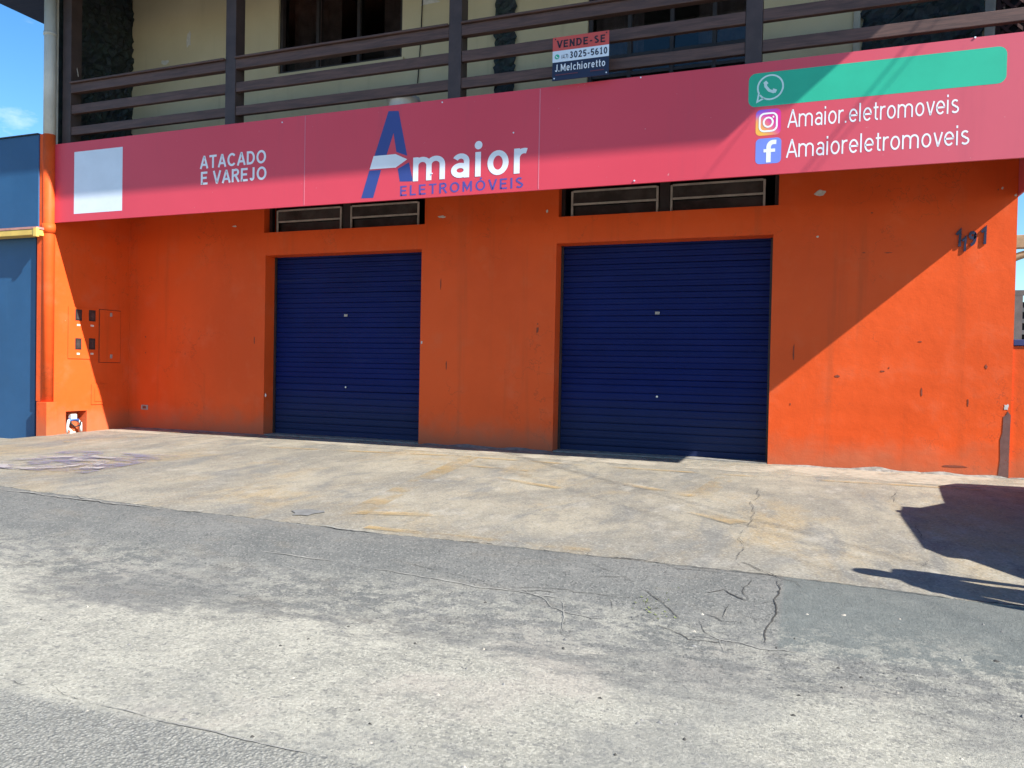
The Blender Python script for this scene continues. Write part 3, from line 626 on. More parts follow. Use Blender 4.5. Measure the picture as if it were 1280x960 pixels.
# ---- meters, hatches, hose niche, socket
def xplate(name, a, b, mat, parent, t=.008, bev=.002):
    p, q_ = onX(*a, XL), onX(*b, XL); return box(name, (XL + .001, min(p.y, q_.y), min(p.z, q_.z)), (XL + t, max(p.y, q_.y), max(p.z, q_.z)), mat, parent, bev)
mt = thing('meter_cabinet', onX(105, 445, XL), 'orange electricity meter cabinet with four small glass windows in the side wall', 'meter cabinet')
xplate('cover', (85, 383), (121, 449), ORANGE, mt, .012)
MG = plain('dark_meter_glass', (.05, .045, .045), .15, .3, 20, 0, .6); LBL = plain('paper_label', (.75, .68, .55), .7, .1)
for k, (a, b) in enumerate((((93.5, 386.5), (101.5, 401)), ((110.5, 387.5), (118.5, 402)), ((93.3, 422.5), (100.8, 437)), ((110.5, 422.8), (118, 437)))):
    w_ = xplate('window', a, b, DARKMET, mt, .017)
    p, q_ = onX(*a, XL), onX(*b, XL)
    box('pane', (XL + .0175, p.y + .018, q_.z + .02), (XL + .021, q_.y - .018, p.z - .02), MG, w_)
    xplate('label', (a[0] + 2, b[1] + 4), (b[0] - 2, b[1] + 6.4), LBL, mt, .0145, 0)
ht = thing('access_hatch', onX(137, 452, XL), 'tall flat orange hatch door with two latches beside the meters', 'hatch')
xplate('gap', (123.8, 386.2), (150.2, 453.8), plain('dark_orange_gap', (.16, .03, .012), .8), ht, .004, 0)
d_ = xplate('door', (124.5, 387), (149.5, 453), ORANGE, ht, .014, .004)
for yy in (393.5, 445.5): xplate('latch', (136.8, yy - 2.5), (139, yy + 2.5), FRAME, ht, .026)
h2 = thing('access_hatch', onX(123, 504, XL), 'small square orange hatch low on the side wall above the hose niche', 'hatch')
xplate('frame', (113.8, 480), (133, 505), ORANGE, h2, .012, .004); xplate('door', (117.5, 485), (130.5, 501.5), ORANGE, h2, .02, .004)
hs = thing('water_meter', (XL - .1, (n0.y + n1.y) / 2, -.02), 'white and blue water meter pipes in the niche at the foot of side wall', 'water meter')
ym = (n0.y + n1.y) / 2; BLUEP = plain('blue_plastic', (.05, .13, .40), .4, .1); zf = -.02
tube('pipe', [(XL - .04, n0.y + .05, zf), (XL - .03, n0.y + .06, .12), (XL - .05, n0.y + .10, .17)], .022, WHITEP, hs, 10); tube('pipe', [(XL - .06, n1.y - .05, zf), (XL - .06, n1.y - .06, .12), (XL - .07, n1.y - .10, .16)], .022, WHITEP, hs, 10)
tube('pipe', [(XL - .05, n0.y + .10, .17), (XL - .06, ym, .185), (XL - .07, n1.y - .10, .16)], .026, BLUEP, hs, 10)
box('meter_body', (XL - .11, ym - .06, .185), (XL - .03, ym + .04, .265), WHITEP, hs, .012)
tube('hose', [(XL - .03, n0.y + .06, .05), (XL + .01, n0.y + .10, -.005), (XL + .06, n0.y + .02, -.02), (XL + .03, n0.y + .14, -.02)], .02, WHITEP, hs, 10)
tube('hose', [(XL - .06, ym - .08, .15), (XL - .03, ym, .06), (XL - .03, ym + .1, .09), (XL - .05, n1.y - .07, .14)], .012, RUBBER, hs, 8)
p = onY(181, 509, 0)
so = thing('wall_socket', p, 'small grey socket box low on the orange facade beside the corner', 'socket'); box('plate', (p.x - .07, -.012, p.z - .04), (p.x + .07, -.001, p.z + .04), FRAME, so, .003); box('opening', (p.x - .03, -.018, p.z - .02), (p.x + .04, -.0125, p.z + .02), CHIPD, so)

# ------------------------------------------------------------------ stroke lettering
def arc(cx_, cy_, rx, ry, a0, a1, n=14): return [(cx_ + rx * math.cos(math.radians(a0 + (a1 - a0) * k / n)), cy_ + ry * math.sin(math.radians(a0 + (a1 - a0) * k / n))) for k in range(n + 1)]
def glyph(ch, w):
    """centre lines on a grid of cap height 1; returns (strokes, advance)"""
    h = w / 2; X = .73; t = 1 - h; b = h
    if ch == 'A': return [[(.02 + h * .5, 0), (.37 - h * .25, 1 - h), (.37 + h * .25, 1 - h), (.72 - h * .5, 0)], [(.15 + h * .3, .30), (.59 - h * .3, .30)]], .74
    if ch == 'T': return [[(0, t), (.66, t)], [(.33, 0), (.33, t)]], .68
    if ch == 'C': return [arc(.40, .5, .40 - h, .5 - h, 42, 318, 22)], .76
    if ch == 'D': return [[(h, 0), (h, 1)], [(h, t), (.30, t)] + arc(.30, .5, .40 - h, .5 - h, 90, -90, 16) + [(h, b)]], .74
    if ch == 'O' or ch == 'Ó': return [arc(.41, .5, .41 - h, .5 - h, 0, 360, 30)] + ([[(.38, 1.08), (.50, 1.24)]] if ch == 'Ó' else []), .84
    if ch == 'E': return [[(h, 0), (h, 1)], [(h, t), (.58, t)], [(h, .52), (.53, .52)], [(h, b), (.60, b)]], .64
    if ch == 'L': return [[(h, 1), (h, b), (.55, b)]], .58
    if ch == 'I': return [[(h, 0), (h, 1)]], w + .02
    if ch == 'V': return [[(.02 + h * .5, 1), (.35 - h * .25, h), (.35 + h * .25, h), (.68 - h * .5, 1)]], .70
    if ch == 'N': return [[(h, 0), (h, 1)], [(.64 - h, 0), (.64 - h, 1)], [(h, 1 - h * .4), (.64 - h, h * .4)]], .70
    if ch == 'M': return [[(h, 0), (h, 1)], [(.80 - h, 0), (.80 - h, 1)], [(h, 1 - h * .3), (.40, .25), (.80 - h, 1 - h * .3)]], .86
    if ch == 'R': return [[(h, 0), (h, 1)], [(h, t), (.36, t)] + arc(.36, .73 + h * .1, .27 - h, .27 - h * .9, 90, -90, 12) + [(h, .47)], [(.34, .47), (.64 - h * .3, 0)]], .68
    if ch == 'J': return [[(.42 - h, 1), (.42 - h, .26)] + arc(.21, .26, .21 - h, .26 - h, 0, -165, 12)], .50
    if ch == 'S': return [arc(.30, .74, .28 - h, .26 - h, 35, 260, 14) + arc(.31, .27, .30 - h, .27 - h, 80, -150, 14)], .64
    if ch == '-': return [[(.04, .40), (.34, .40)]], .42
    if ch == '(': return [arc(.35, .45, .28, .62, 130, 230, 10)], .26
    if ch == ')': return [arc(-.12, .45, .28, .62, 50, -50, 10)], .24
    if ch == '0': return [arc(.29, .5, .29 - h, .5 - h, 0, 360, 26)], .64
    if ch == '1': return [[(.08, .80), (.24, .94), (.24, 0)], [(.06, b), (.44, b)]], .52
    if ch == '2': return [arc(.29, .72, .27 - h, .28 - h, 165, -35, 14) + [(h, b), (.58, b)]], .64
    if ch == '3': return [arc(.28, .74, .25 - h, .26 - h, 150, -80, 12) + arc(.28, .27, .29 - h, .27 - h, 85, -150, 14)], .62
    if ch == '4': return [[(.44, 0), (.44, 1), (h, .26), (.60, .26)]], .66
    if ch == '5': return [[(.52, t), (.14, t), (.10, .55)] + arc(.28, .32, .28 - h, .32 - h, 130, -150, 16)], .62
    if ch == '6': return [arc(.42, .45, .42 - h, .55 - h, 95, 180, 8) + arc(.29, .30, .29 - h, .30 - h, 180, 540, 22)], .64
    if ch == '7': return [[(h, t), (.52, t), (.20, 0)]], .58
    if ch == '9': return [arc(.29, .70, .29 - h, .30 - h, 0, 360, 22) + arc(.16, .55, .42 - h, .55 - h, 0, -85, 8)], .64
    if ch == 'm': return [[(h, 0), (h, X)], [(h, X - .25)] + arc(.27, X - .26, .27 - h, .26 - h, 160, 0, 10) + [(.54 - h, 0)], [(.54 - h, X - .25)] + arc(.81 - 2 * h, X - .26, .27 - h, .26 - h, 160, 0, 10) + [(.54 - h + 2 * (.27 - h), 0)]], .54 + 2 * (.27 - h) + .10 - 0
    if ch == 'n' or ch == 'h': return [[(h, 0), (h, X if ch == 'n' else 1)], [(h, X - .25)] + arc(.27, X - .26, .27 - h, .26 - h, 160, 0, 10) + [(.54 - h, 0)]], .62
    if ch == 'a': return [arc(.27, X - .23, .24 - h, .23 - h, 155, 0, 12) + [(.51 - h, 0)], arc(.255, .225, .255 - h, .225 - h, 0, 360, 22)], .60
    if ch == 'ı': return [[(h, 0), (h, X)]], w + .11
    if ch == 'i': return [[(h, 0), (h, X)], [(h, .87), (h, 1.0)]], w + .11
    if ch == 'l': return [[(h, 0), (h, 1)]], w + .11
    if ch == 'o': return [arc(.285, X / 2, .285 - h, X / 2 - h, 0, 360, 26)], .64
    if ch == 'c': return [arc(.285, X / 2, .285 - h, X / 2 - h, 45, 315, 20)], .58
    if ch == 'r': return [[(h, 0), (h, X)], [(h, X - .27)] + arc(.27, X - .28, .27 - h, .28 - h, 165, 70, 8)], .40
    if ch == 'e': return [[(h, X / 2)] + [(.57 - h, X / 2)] + arc(.285, X / 2, .285 - h, X / 2 - h, 0, 318, 24)], .63
    if ch == 't': return [[(.14, .95), (.14, .16)] + arc(.27, .16, .13, .16 - h, 180, 285, 7), [(0, X - h), (.32, X - h)]], .38
    if ch == 'v': return [[(.02 + h * .5, X), (.27 - h * .25, h), (.27 + h * .25, h), (.52 - h * .5, X)]], .56
    if ch == 's': return [arc(.24, .54, .22 - h, .19 - h, 30, 265, 12) + arc(.25, .20, .24 - h, .20 - h, 82, -150, 12)], .54
    if ch == '.': return [[(h, 0), (h, w * 1.05)]], w + .12
    return [], .30
SERIF = {'V': [(.03, 1), (.67, 1)], 'E': [], 'N': [(.06, 0), (.06, 1), (.58, 0), (.58, 1)], 'M': [(.06, 0), (.06, 1), (.74, 0), (.74, 1)], 'l': [(.06, 0)], 'i': [(.06, 0), (.0, .70)], 'h': [(.06, 0), (.48, 0)], 'r': [(.06, 0)], 'J': [(.36, 1)], 'D': [(.05, 0), (.05, 1)]}
def ribbon(V, F, pts, w, fr, lay, closed=False):
    P = [Vector(p) for p in pts]; n = len(P); closed = (P[0] - P[-1]).length < 1e-4
    if closed: P = P[:-1]; n -= 1
    base = len(V)
    for i in range(n):
        a = P[i - 1] if (i or closed) else None; b = P[(i + 1) % n] if (i < n - 1 or closed) else None
        d1 = (P[i] - a).normalized() if a is not None and (P[i] - a).length > 1e-6 else None; d2 = (b - P[i]).normalized() if b is not None and (b - P[i]).length > 1e-6 else None
        d1 = d1 or d2; d2 = d2 or d1
        t = (d1 + d2); t = t.normalized() if t.length > 1e-3 else d1; nn = Vector((-t.y, t.x)); k = max(.45, abs(nn.dot(Vector((-d1.y, d1.x)))))
        for s in (-1, 1): q_ = P[i] + nn * (s * w / 2 / k); V.append(fr(q_.x, q_.y, lay))
    for i in range(n - 1 + (1 if closed else 0)):
        a = base + 2 * i; b = base + 2 * ((i + 1) % n); F.append((a, b, b + 1, a + 1))
def lettering(name, text, x0, x1, z0, cap, y, mat, parent, w=.13, track=.0, serif=False, thick=0.0):
    V = []; F = []; pen = 0.0; strokes = []
    for ch in text:
        if ch == ' ': pen += .34; continue
        S_, adv = glyph(ch, w)
        for s in S_: strokes.append(([(pen + a, b) for a, b in s], w))
        if serif:
            for (sx_, sz_) in SERIF.get(ch, []): zc = sz_ + (w * .28 if sz_ < .5 else -w * .28); strokes.append(([(pen + sx_ - .10, zc), (pen + sx_ + .10, zc)], w * .55))
        pen += adv + w * .55 * .6 + track + (.02 if not serif else .06)
    mx = max(p[0] for s, _ in strokes for p in s); mn = min(p[0] for s, _ in strokes for p in s)
    k = (x1 - x0) / (mx - mn)
    fr = lambda a, b, lay: (x0 + (a - mn) * k, y - lay, z0 + b * cap)
    for i, (s, ww) in enumerate(strokes): ribbon(V, F, s, ww, fr, .0003 * (i % 3))
    o = mesh(name, V, F, mat, parent)
    return o
def poly(name, pts, y, mat, parent):
    from mathutils.geometry import tessellate_polygon
    return mesh(name, [(p[0], y, p[1]) for p in pts], [tuple(t) for t in tessellate_polygon([[Vector((p[0], p[1], 0)) for p in pts]])], mat, parent)
def rrect(x0, x1, z0, z1, r, n=6):
    out = []
    for cx_, cz_, a in ((x1 - r, z1 - r, 0), (x0 + r, z1 - r, 90), (x0 + r, z0 + r, 180), (x1 - r, z0 + r, 270)): out += arc(cx_, cz_, r, r, a, a + 90, n)
    return out[::-1]
def ring(*a): p = rrect(*a); return p + [p[0]]
def outline(name, strokes, w, y, mat, parent):
    V = []; F = []
    for i, s in enumerate(strokes): ribbon(V, F, s, w if not isinstance(w, list) else w[i], lambda a, b, lay: (a, y - lay, b), .00025 * i)
    return mesh(name, V, F, mat, parent)

# ------------------------------------------------------------------ the shop sign
SY = -1.45; ZB, ZT = 3.185, 4.362
def S(px, py): v = onY(px, py, SY); return (v.x, v.z)
sg = thing('shop_sign', (-4.2, SY, ZB), 'long red shop fascia sign with white and blue lettering under the balcony', 'sign')
seams = [-10.665, -6.13, -2.90, 2.20]
for a, b in zip(seams[:-1], seams[1:]): box('panel', (a + .0004, SY, ZB), (b - .0004, SY + .03, ZT), SIGN, sg)
for x in seams[1:-1]: box('seam_strip', (x - .005, SY - .0015, ZB + .01), (x + .005, SY + .001, ZT - .01), printed('pale_seam', (.58, .17, .22)), sg)
box('backing_frame', (-10.66, SY + .031, ZB + .01), (2.19, SY + .058, ZT - .01), printed('pale_backing', (.62, .35, .38)), sg)
box('end_panel', (2.202, SY, ZB - .055), (2.225, .26, ZT), SIGN, sg, .003)
Y1 = SY - .0009; Y2 = SY - .0021
q = [S(92, 190), S(151.5, 184), S(153, 263), S(95, 268)]
poly('blank_patch', [(-10.22, 3.295), (-9.27, 3.295), (-9.27, 4.215), (-10.22, 4.215)], Y1, P_PATCH, sg)
lettering('lettering', 'ATACADO', -7.84, -6.76, 3.79, .178, Y1, P_WHITE, sg, .165, .03)
lettering('lettering', 'E VAREJO', -7.82, -6.75, 3.57, .178, Y1, P_WHITE, sg, .165, .03)
crop = lambda a, b: S(430 + a / 5.12, 120 + b / 5.12)
A_ = [crop(*c) for c in ((110, 655), (285, 95), (350, 95), (405, 385), (332, 355), (318, 238), (273, 376), (196, 383), (240, 470), (185, 652))]
poly('emblem_letter', [crop(*c) for c in ((285, 97), (350, 95), (405, 383), (335, 358), (317, 238), (273, 378), (195, 384))], Y1, P_NAVY, sg)
poly('emblem_letter', [crop(*c) for c in ((162, 478), (238, 472), (187, 652), (110, 655))], Y1, P_NAVY, sg)
poly('emblem_letter', [crop(*c) for c in ((344, 466), (416, 424), (442, 546), (357, 548))], Y1, P_NAVY, sg)
poly('emblem_arrow', [crop(*c) for c in ((190, 385), (330, 372), (405, 405), (332, 458), (165, 470))], Y2, P_WHITE, sg)
lettering('lettering', 'maıor', -4.50, -3.05, 3.395, .40, Y2, P_WHITE, sg, .155)
c = S(598.3, 181.5); poly('lettering_dot', arc(c[0], c[1], .05, .05, 360, 0, 18)[:-1], Y2, P_WHITE, sg)
lettering('lettering', 'ELETROMÓVEIS', -4.70, -3.10, 3.225, .125, Y1, P_NAVY2, sg, .155, .16)
poly('phone_banner', rrect(-.585, 1.755, 3.90, 4.25, .075), Y1, P_GREEN, sg)
c = S(963, 109); r_ = .125
outline('chat_icon', [arc(c[0], c[1], r_, r_, -145, 205, 34) + [(c[0] - r_ * 1.02, c[1] - r_ * 1.12), (c[0] - r_ * .5, c[1] - r_ * .87)], [(c[0] - .052, c[1] + .05), (c[0] - .046, c[1] + .012), (c[0] - .012, c[1] - .032), (c[0] + .03, c[1] - .052), (c[0] + .052, c[1] - .046)], [(c[0] - .058, c[1] + .062), (c[0] - .034, c[1] + .032)], [(c[0] + .022, c[1] - .032), (c[0] + .06, c[1] - .05)]], [.017, .028, .036, .036], Y2, printed('pale_green_print', (.56, .74, .72)), sg)
poly('photo_icon', rrect(-.505, -.255, 3.595, 3.865, .05), Y1, P_GRAD, sg)
c = (-.38, 3.73)
outline('photo_icon_mark', [ring(c[0] - .085, c[0] + .085, c[1] - .092, c[1] + .092, .05), arc(c[0], c[1], .045, .048, 0, 360, 24), [(c[0] + .042, c[1] + .052), (c[0] + .058, c[1] + .052)]], [.018, .018, .018], Y2, P_WHITE, sg)
poly('page_icon', rrect(-.50, -.245, 3.30, 3.565, .045), Y1, P_BLUE, sg)
c = (-.37, 3.30)
outline('page_icon_mark', [[(c[0], c[1] + .012), (c[0], c[1] + .17)] + arc(c[0] + .045, c[1] + .17, .045, .05, 180, 85, 8) + [(c[0] + .075, c[1] + .219)], [(c[0] - .05, c[1] + .135), (c[0] + .065, c[1] + .135)]], [.046, .034], Y2, P_WHITE, sg)
lettering('lettering', 'Amaior.eletromoveis', -.185, 1.36, 3.655, .185, Y1, P_WHITE, sg, .098)
lettering('lettering', 'Amaioreletromoveis', -.19, 1.455, 3.345, .190, Y1, P_WHITE, sg, .098)
for k, (a, b) in enumerate(((353, 153), (553, 128), (801, 97), (1219, 47), (540, 217), (793, 226), (642, 166))):
    v = S(a, b); bm = bmesh.new(); add_tube(bm, [(v[0], SY - .001, v[1]), (v[0], SY - .008, v[1])], .009, 8); bm_obj('screw', bm, P_PATCH, sg)

# for-sale board tied to the railing
bY = -1.56
def B(px, py): v = onY(px, py, bY); return v.x, v.z
bx0, bz0 = B(690, 101.5); bx1, bz1 = B(762, 37.5)
sb = thing('sale_board', ((bx0 + bx1) / 2, bY, bz0), 'small for-sale board in red, white and navy tied to the balcony railing', 'sign')
H_ = bz1 - bz0; W_ = bx1 - bx0
box('board', (bx0, bY, bz0), (bx1, bY + .012, bz1), P_DNAVY, sb, .002)
poly('red_field', [(bx0 + .002, bz0 + .68 * H_), (bx1 - .002, bz0 + .68 * H_), (bx1 - .002, bz1 - .002), (bx0 + .002, bz1 - .002)], bY - .002, P_RED, sb)
poly('white_field', [(bx0 + .002, bz0 + .42 * H_), (bx1 - .002, bz0 + .42 * H_), (bx1 - .002, bz0 + .679 * H_), (bx0 + .002, bz0 + .679 * H_)], bY - .002, P_PATCH, sb)
fy = bY - .004
lettering('lettering', 'VENDE-SE', bx0 + .07 * W_, bx0 + .93 * W_, bz0 + .745 * H_, .17 * H_, fy, P_BLACK, sb, .19, .04, True)
lettering('lettering', '3025-5610', bx0 + .32 * W_, bx0 + .96 * W_, bz0 + .475 * H_, .155 * H_, fy, P_DNAVY, sb, .18, .02)
lettering('lettering', '(47)', bx0 + .17 * W_, bx0 + .28 * W_, bz0 + .485 * H_, .10 * H_, fy, P_DNAVY, sb, .12)
lettering('lettering', 'J.Melchioretto', bx0 + .06 * W_, bx0 + .93 * W_, bz0 + .20 * H_, .165 * H_, fy, P_WHITE, sb, .15, .01, True)
poly('small_print', [(bx0 + .06 * W_, bz0 + .115 * H_), (bx0 + .46 * W_, bz0 + .115 * H_), (bx0 + .46 * W_, bz0 + .135 * H_), (bx0 + .06 * W_, bz0 + .135 * H_)], fy, P_DRED, sb); poly('small_print', [(bx0 + .68 * W_, bz0 + .115 * H_), (bx0 + .92 * W_, bz0 + .115 * H_), (bx0 + .92 * W_, bz0 + .135 * H_), (bx0 + .68 * W_, bz0 + .135 * H_)], fy, P_DRED, sb)
c = (bx0 + .085 * W_, bz0 + .545 * H_)
poly('chat_icon', arc(c[0], c[1], .028, .028, 360, 0, 18)[:-1], fy, P_GREEN, sb)
outline('chat_icon_mark', [[(c[0] - .012, c[1] + .012), (c[0] - .006, c[1] - .006), (c[0] + .014, c[1] - .014)]], .009, fy - .002, P_WHITE, sb)
for a, b in ((.04, .05), (.96, .05), (.05, .95), (.95, .95)):
    v = (bx0 + a * W_, bz0 + b * H_); bm = bmesh.new(); add_tube(bm, [(v[0], bY, v[1]), (v[0], bY - .006, v[1])], .008, 8); bm_obj('tie', bm, P_PATCH if b < .5 else P_BLACK, sb)

# house number, one digit slipped
p0 = onY(1199, 309, 0); p1 = onY(1233, 288, 0)
hn = thing('house_number', (1.76, 0, 2.58), 'dark blue house number digits on the orange wall, one slipped down', 'house number')
NUM = plain('dark_blue_plastic', (.018, .02, .055), .35, .2, 20)
def digit(ch, x, z, hgt, rot):
    S_, adv = glyph(ch, .26); V = []; F = []
    if ch == '1': S_ = [[(.02, .70), (.24, .95), (.24, 0)]]
    co, si = math.cos(rot), math.sin(rot)
    for i, s in enumerate(S_): ribbon(V, F, s, .17, lambda a, b, lay: (x + hgt * (a * co - b * si) * .85, -.010 - lay, z + hgt * (a * si + b * co)), .0004 * i)
    o = mesh('digit', V, F, NUM, hn); md = o.modifiers.new('thickness', 'SOLIDIFY'); md.thickness = .012; md.offset = 0
for ch, px, py, hh, rt in (('1', 1194.5, 308, .19, -.03), ('1', 1201.5, 314, .165, -.06), ('9', 1209.5, 309, .19, 0), ('1', 1226, 305, .19, -.03)):
    v = onY(px, py, -.016); digit(ch, v.x, v.z, hh, rt)

# ------------------------------------------------------------------ balcony railing
rl = thing('balcony_railing', (-4.2, -1.40, 3.855), 'dark brown timber balcony railing with three horizontal rails between posts', 'railing')
PX = [-10.47, -7.41, -4.03, -.55, 2.42]
for k, x in enumerate(PX): box('post', (x - .085, -1.385, 3.86), (x + .085, -1.20, 6.79), POSTW, rl, .006)
for k in range(4):
    a, b = PX[k] + .087, PX[k + 1] - .087
    box('top_rail', (a, -1.385, 5.13), (b, -1.29, 5.26), WOOD, rl, .006); box('handrail_cap', (a, -1.42, 5.263), (b, -1.26, 5.29), WOOD, rl, .006)
    box('rail', (a, -1.375, 4.82), (b, -1.31, 4.95), WOOD, rl, .006); box('rail', (a, -1.375, 4.50), (b, -1.31, 4.625), WOOD, rl, .006)
# side lattice between wall end and corner post
lt = thing('lattice_screen', (2.15, .02, 3.86), 'dark reddish diagonal timber lattice screen at the end of the balcony', 'screen')
LAT = plain('red_brown_lattice', (.07, .028, .028), .7, .2, 6)
box('frame', (1.94, .0, 3.87), (1.98, .05, 6.7), LAT, lt); box('frame', (2.24, .0, 3.87), (2.28, .05, 6.7), LAT, lt)
for k in range(22):
    z = 3.7 + k * .15
    for s in (1, -1):
        zz = (z, z + .26) if s > 0 else (z + .26, z)
        if min(zz) < 3.88 or max(zz) > 6.68: continue
        V = [(1.981, .012 + .014 * (s > 0), zz[0]), (2.239, .012 + .014 * (s > 0), zz[1])]
        prism('slat', [(V[0][0], V[0][2]), (V[1][0], V[1][2]), (V[1][0], V[1][2] + .045), (V[0][0], V[0][2] + .045)], V[0][1], V[0][1] + .012, LAT, lt)
for k in range(9): box('sun_block_board', (2.245, -1.15 + k * .126, 3.87), (2.265, -1.15 + k * .126 + .12, 6.79), LAT, lt)  # boards added at the balcony end to keep the sun off the stone panel
box('backing_board', (1.98, .06, 3.87), (2.24, .075, 6.7), plain('dark_board', (.012, .010, .014), .8), lt)

# ------------------------------------------------------------------ neighbours
nb = thing('blue_building', (-14, -1.2, -.1), 'blue painted building with a tall flat fascia next to the orange shop', 'building')
fe = onY(47, 350, -1.58).x; ge = onY(46, 295, -1.70).x
box('wall', (-18, -1.50, -.5), (-10.935, 7, 2.955), BLUEW, nb)
box('fascia', (-18, -1.58, 3.09), (fe, -1.52, 4.49), BLUEW, nb, .006); box('fascia_cap', (-18, -1.60, 4.492), (fe, -1.50, 4.508), DARKMET, nb)
box('upper_wall', (-18, -1.518, 2.957), (-10.94, 7, 4.3), BLUEW, nb)
box('tile_edge', (-18, -1.705, 3.055), (ge - .005, -1.52, 3.088), plain('pink_tile_edge', (.42, .20, .17), .8, .2, 8), nb)
box('gutter', (-18, -1.70, 2.965), (ge - .02, -1.52, 3.052), YELM, nb, .008); box('gutter_end', (ge - .07, -1.71, 2.94), (ge - .001, -1.66, 3.07), YELM, nb, .006)
fw = thing('boundary_wall', (3, .02, 0), 'low orange boundary wall with blue coping beyond the shop corner', 'wall')
box('wall', (2.192, .015, -.4), (6.5, .20, 1.47), ORANGE, fw, .006); box('coping', (2.20, .0, 1.472), (6.5, .24, 1.54), plain('navy_coping', (.03, .035, .12), .6), fw, .006)
fillet(2.2, 3.4, 401, .06)
gf = thing('grey_grille_fence', (3, .5, 1.54), 'grey metal slatted grille standing above the low boundary wall', 'fence'); GRM = plain('grey_paint', (.10, .105, .105), .6, .2)
box('post', (2.30, .45, 1.2), (2.38, .52, 2.07), GRM, gf); box('top_rail', (2.25, .45, 2.072), (6, .52, 2.13), GRM, gf)
for z in (1.62, 1.75, 1.88): box('slat', (2.381, .47, z), (6, .50, z + .05), GRM, gf)
box('panel', (2.31, .54, 1.2), (6, .56, 2.0), plain('dark_mesh', (.02, .018, .02), .8), gf)
pg = thing('timber_carport', (4.2, 2, -.42), 'weathered brown timber carport beam with curved brace beyond the shop', 'carport')
pb = onY(1275, 303, 2.0)
box('beam', (2.55, 1.93, pb.z - .08), (8, 2.07, pb.z + .09), PERG, pg, .006)
for x in (4.6, 7.9): box('post', (x - .07, 1.94, -.42), (x + .07, 2.06, pb.z - .082), PERG, pg, .006)
tube('brace', [(2.50 + .9 * (1 - math.cos(t_)) * 1.2 - .15, 2.0, pb.z - .48 + .42 * math.sin(t_)) for t_ in np.linspace(0.2, 1.57, 10)], .05, PERG, pg, 8)

# ------------------------------------------------------------------ overhead cables (their shadows cross the sign)
pole = thing('utility_pole', (12.4, -10.8, -.3), 'concrete utility pole on the street carrying cables to the shop roof', 'utility pole')
tube('shaft', [(12.4, -10.8, -.3), (12.4, -10.8, 7.4)], [.17, .12], MORTAR, pole, 14); box('crossarm', (11.9, -10.86, 7.0), (12.9, -10.74, 7.12), MORTAR, pole)
def shadow_cable(x_s, z_s, t, dx, dz, r, label):
    P0 = Vector((x_s, SY, z_s)) + Vector((1.144, -.33, 1.0)) * t; d = Vector((dx, 1, dz))
    A_ = P0 + d * ((-1.2 - P0.y)); B_ = P0 - d * 8.0
    cable([A_] + [A_.lerp(B_, k / 10) for k in range(1, 10)] + [B_], r, label)
shadow_cable(.60, 3.98, 3.3, -1.0, .10, .0085, 'black overhead cable from the utility pole to the roof, lower one')
shadow_cable(.67, 3.91, 3.45, -.92, .06, .0055, 'thin black overhead cable running beside the thicker one to the roof')
shadow_cable(-.74, 3.54, 3.2, -1.05, .05, .0045, 'thin black overhead cable nearest the roof gutter end')

# ------------------------------------------------------------------ parked pickup-height car (just outside the view; its shadow lies on the apron)
car = thing('parked_car', (3.42, -3.1, -.06), 'dark parked car with its nose to the shop, throwing a shadow on the slab', 'car')
def loft(name, secs, mat, parent, smooth=True):
    V = []; F = []; n = len(secs[0])
    for s in secs: V += s
    for i in range(len(secs) - 1):
        for k in range(n): F.append((i * n + k, i * n + (k + 1) % n, (i + 1) * n + (k + 1) % n, (i + 1) * n + k))
    F += [list(range(n))[::-1], [(len(secs) - 1) * n + k for k in range(n)]]
    return mesh(name, V, F, mat, parent, smooth)
cxr = 3.42
def sec(y, hw, zb, zt, r): return [(cxr - hw + r * .4, y, zb), (cxr + hw - r * .4, y, zb), (cxr + hw, y, zb + r), (cxr + hw, y, zt - r), (cxr + hw - r, y, zt), (cxr - hw + r, y, zt), (cxr - hw, y, zt - r), (cxr - hw, y, zb + r)]
loft('body', [sec(-.98, .70, .35, .92, .16), sec(-1.06, .82, .24, 1.02, .14), sec(-1.35, .89, .20, 1.10, .10), sec(-2.4, .91, .20, 1.15, .09), sec(-4.2, .91, .20, 1.12, .09), sec(-5.0, .90, .24, 1.10, .10), sec(-5.25, .84, .35, 1.02, .12)], CARP, car, False)
loft('cabin', [sec(-2.35, .80, 1.08, 1.13, .02), sec(-3.0, .74, 1.08, 1.55, .10), sec(-3.4, .73, 1.08, 1.60, .10), sec(-4.6, .73, 1.08, 1.58, .10), sec(-5.12, .78, 1.08, 1.13, .02)], mk_glass('car_glass', (.05, .06, .06)), car, False)
loft('roof', [sec(-2.95, .70, 1.56, 1.60, .015), sec(-3.4, .72, 1.59, 1.635, .018), sec(-4.6, .71, 1.57, 1.615, .018), sec(-4.8, .68, 1.50, 1.54, .015)], CARP, car, False)
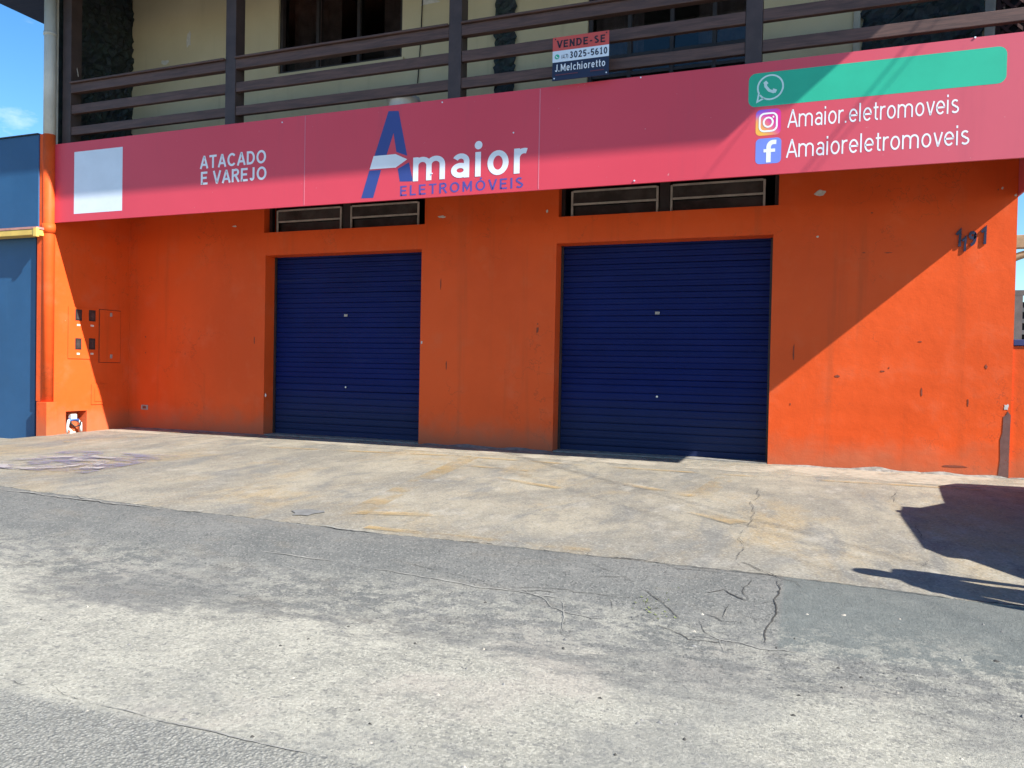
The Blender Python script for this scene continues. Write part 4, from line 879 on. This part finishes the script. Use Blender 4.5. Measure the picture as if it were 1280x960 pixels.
for sx_ in (-1, 1):
    for y in (-1.78, -4.35):
        xo = cxr + sx_ * .80; bm = bmesh.new(); add_tube(bm, [(xo - .11, y, .28), (xo - .10, y, .28), (xo + .10, y, .28), (xo + .11, y, .28)], [.30, .335, .335, .30], 24); w_ = bm_obj('wheel', bm, RUBBER, car)
        bm = bmesh.new(); add_tube(bm, [(xo + sx_ * .10, y, .28), (xo + sx_ * .125, y, .28)], [.21, .19], 16); bm_obj('rim', bm, CHROME, w_)
    mx_ = cxr + sx_ * .91
    loft('mirror', [[(mx_ + sx_ * a, -3.08 + b * .08, 1.13 + c_ * .09) for b, c_ in ((-1, -1), (1, -1), (1, 1), (-1, 1))] for a in (-.02, .06)] + [[(mx_ + sx_ * .30, -3.08 + b * .05, 1.15 + c_ * .05) for b, c_ in ((-1, -1), (1, -1), (1, 1), (-1, 1))]], CARP, car)
    box('headlight', (cxr + sx_ * .62 - .14, -1.02, .70), (cxr + sx_ * .62 + .14, -.965, .86), P_PATCH, car, .02); box('tail_light', (cxr + sx_ * .66 - .12, -5.28, .75), (cxr + sx_ * .66 + .12, -5.2, .95), P_RED, car, .02)

# person standing by the car, outside the view; head and shoulders show as a shadow
def person(x, y, z0, hgt, label):
    k = hgt / 1.75; J = {'pel': (0, 0, .95), 'abd': (0, 0, 1.12), 'chest': (0, .01, 1.32), 'neck': (0, 0, 1.47), 'hb': (0, .0, 1.55), 'head': (0, -.01, 1.64), 'top': (0, 0, 1.71)}
    E_ = [('pel', 'abd'), ('abd', 'chest'), ('chest', 'neck'), ('neck', 'hb'), ('hb', 'head'), ('head', 'top')]; R_ = {'pel': .15, 'abd': .14, 'chest': .155, 'neck': .058, 'hb': .075, 'head': .098, 'top': .06}
    for s, n in ((-1, 'l'), (1, 'r')):
        J.update({'sh' + n: (s * .19, 0, 1.40), 'el' + n: (s * .25, .02, 1.12), 'wr' + n: (s * .26, -.05, .88), 'ha' + n: (s * .26, -.07, .78), 'hp' + n: (s * .10, 0, .88), 'kn' + n: (s * .11, -.02, .50), 'an' + n: (s * .12, .02, .09), 'to' + n: (s * .13, -.15, .04)})
        R_.update({'sh' + n: .075, 'el' + n: .048, 'wr' + n: .032, 'ha' + n: .042, 'hp' + n: .10, 'kn' + n: .062, 'an' + n: .045, 'to' + n: .04})
        E_ += [('chest', 'sh' + n), ('sh' + n, 'el' + n), ('el' + n, 'wr' + n), ('wr' + n, 'ha' + n), ('pel', 'hp' + n), ('hp' + n, 'kn' + n), ('kn' + n, 'an' + n), ('an' + n, 'to' + n)]
    names = list(J); ca, sa = math.cos(1.9), math.sin(1.9)
    V = [((J[n][0] * ca - J[n][1] * sa) * k, (J[n][0] * sa + J[n][1] * ca) * k, J[n][2] * k) for n in names]
    me = bpy.data.meshes.new('person'); me.from_pydata(V, [(names.index(a), names.index(b)) for a, b in E_], [])
    o = bpy.data.objects.new('person', me); COL.objects.link(o); o.location = (x, y, z0); me.materials.append(CLOTH)
    md = o.modifiers.new('skin', 'SKIN'); sk = me.skin_vertices[0].data if me.skin_vertices else None
    if sk is None:
        bm = bmesh.new(); bm.from_mesh(me); bm.verts.layers.skin.verify(); bm.to_mesh(me); bm.free(); sk = me.skin_vertices[0].data
    for i, n in enumerate(names): sk[i].radius = (R_[n] * k, R_[n] * k * (.8 if n in ('chest', 'abd', 'pel') else 1)); sk[i].use_root = (n == 'pel')
    sd = o.modifiers.new('smooth', 'SUBSURF'); sd.levels = 2; sd.render_levels = 2
    return setp(o, label, 'person')
person(2.26, -5.40, -.10, 1.74, 'person in dark clothes standing beside the parked car')
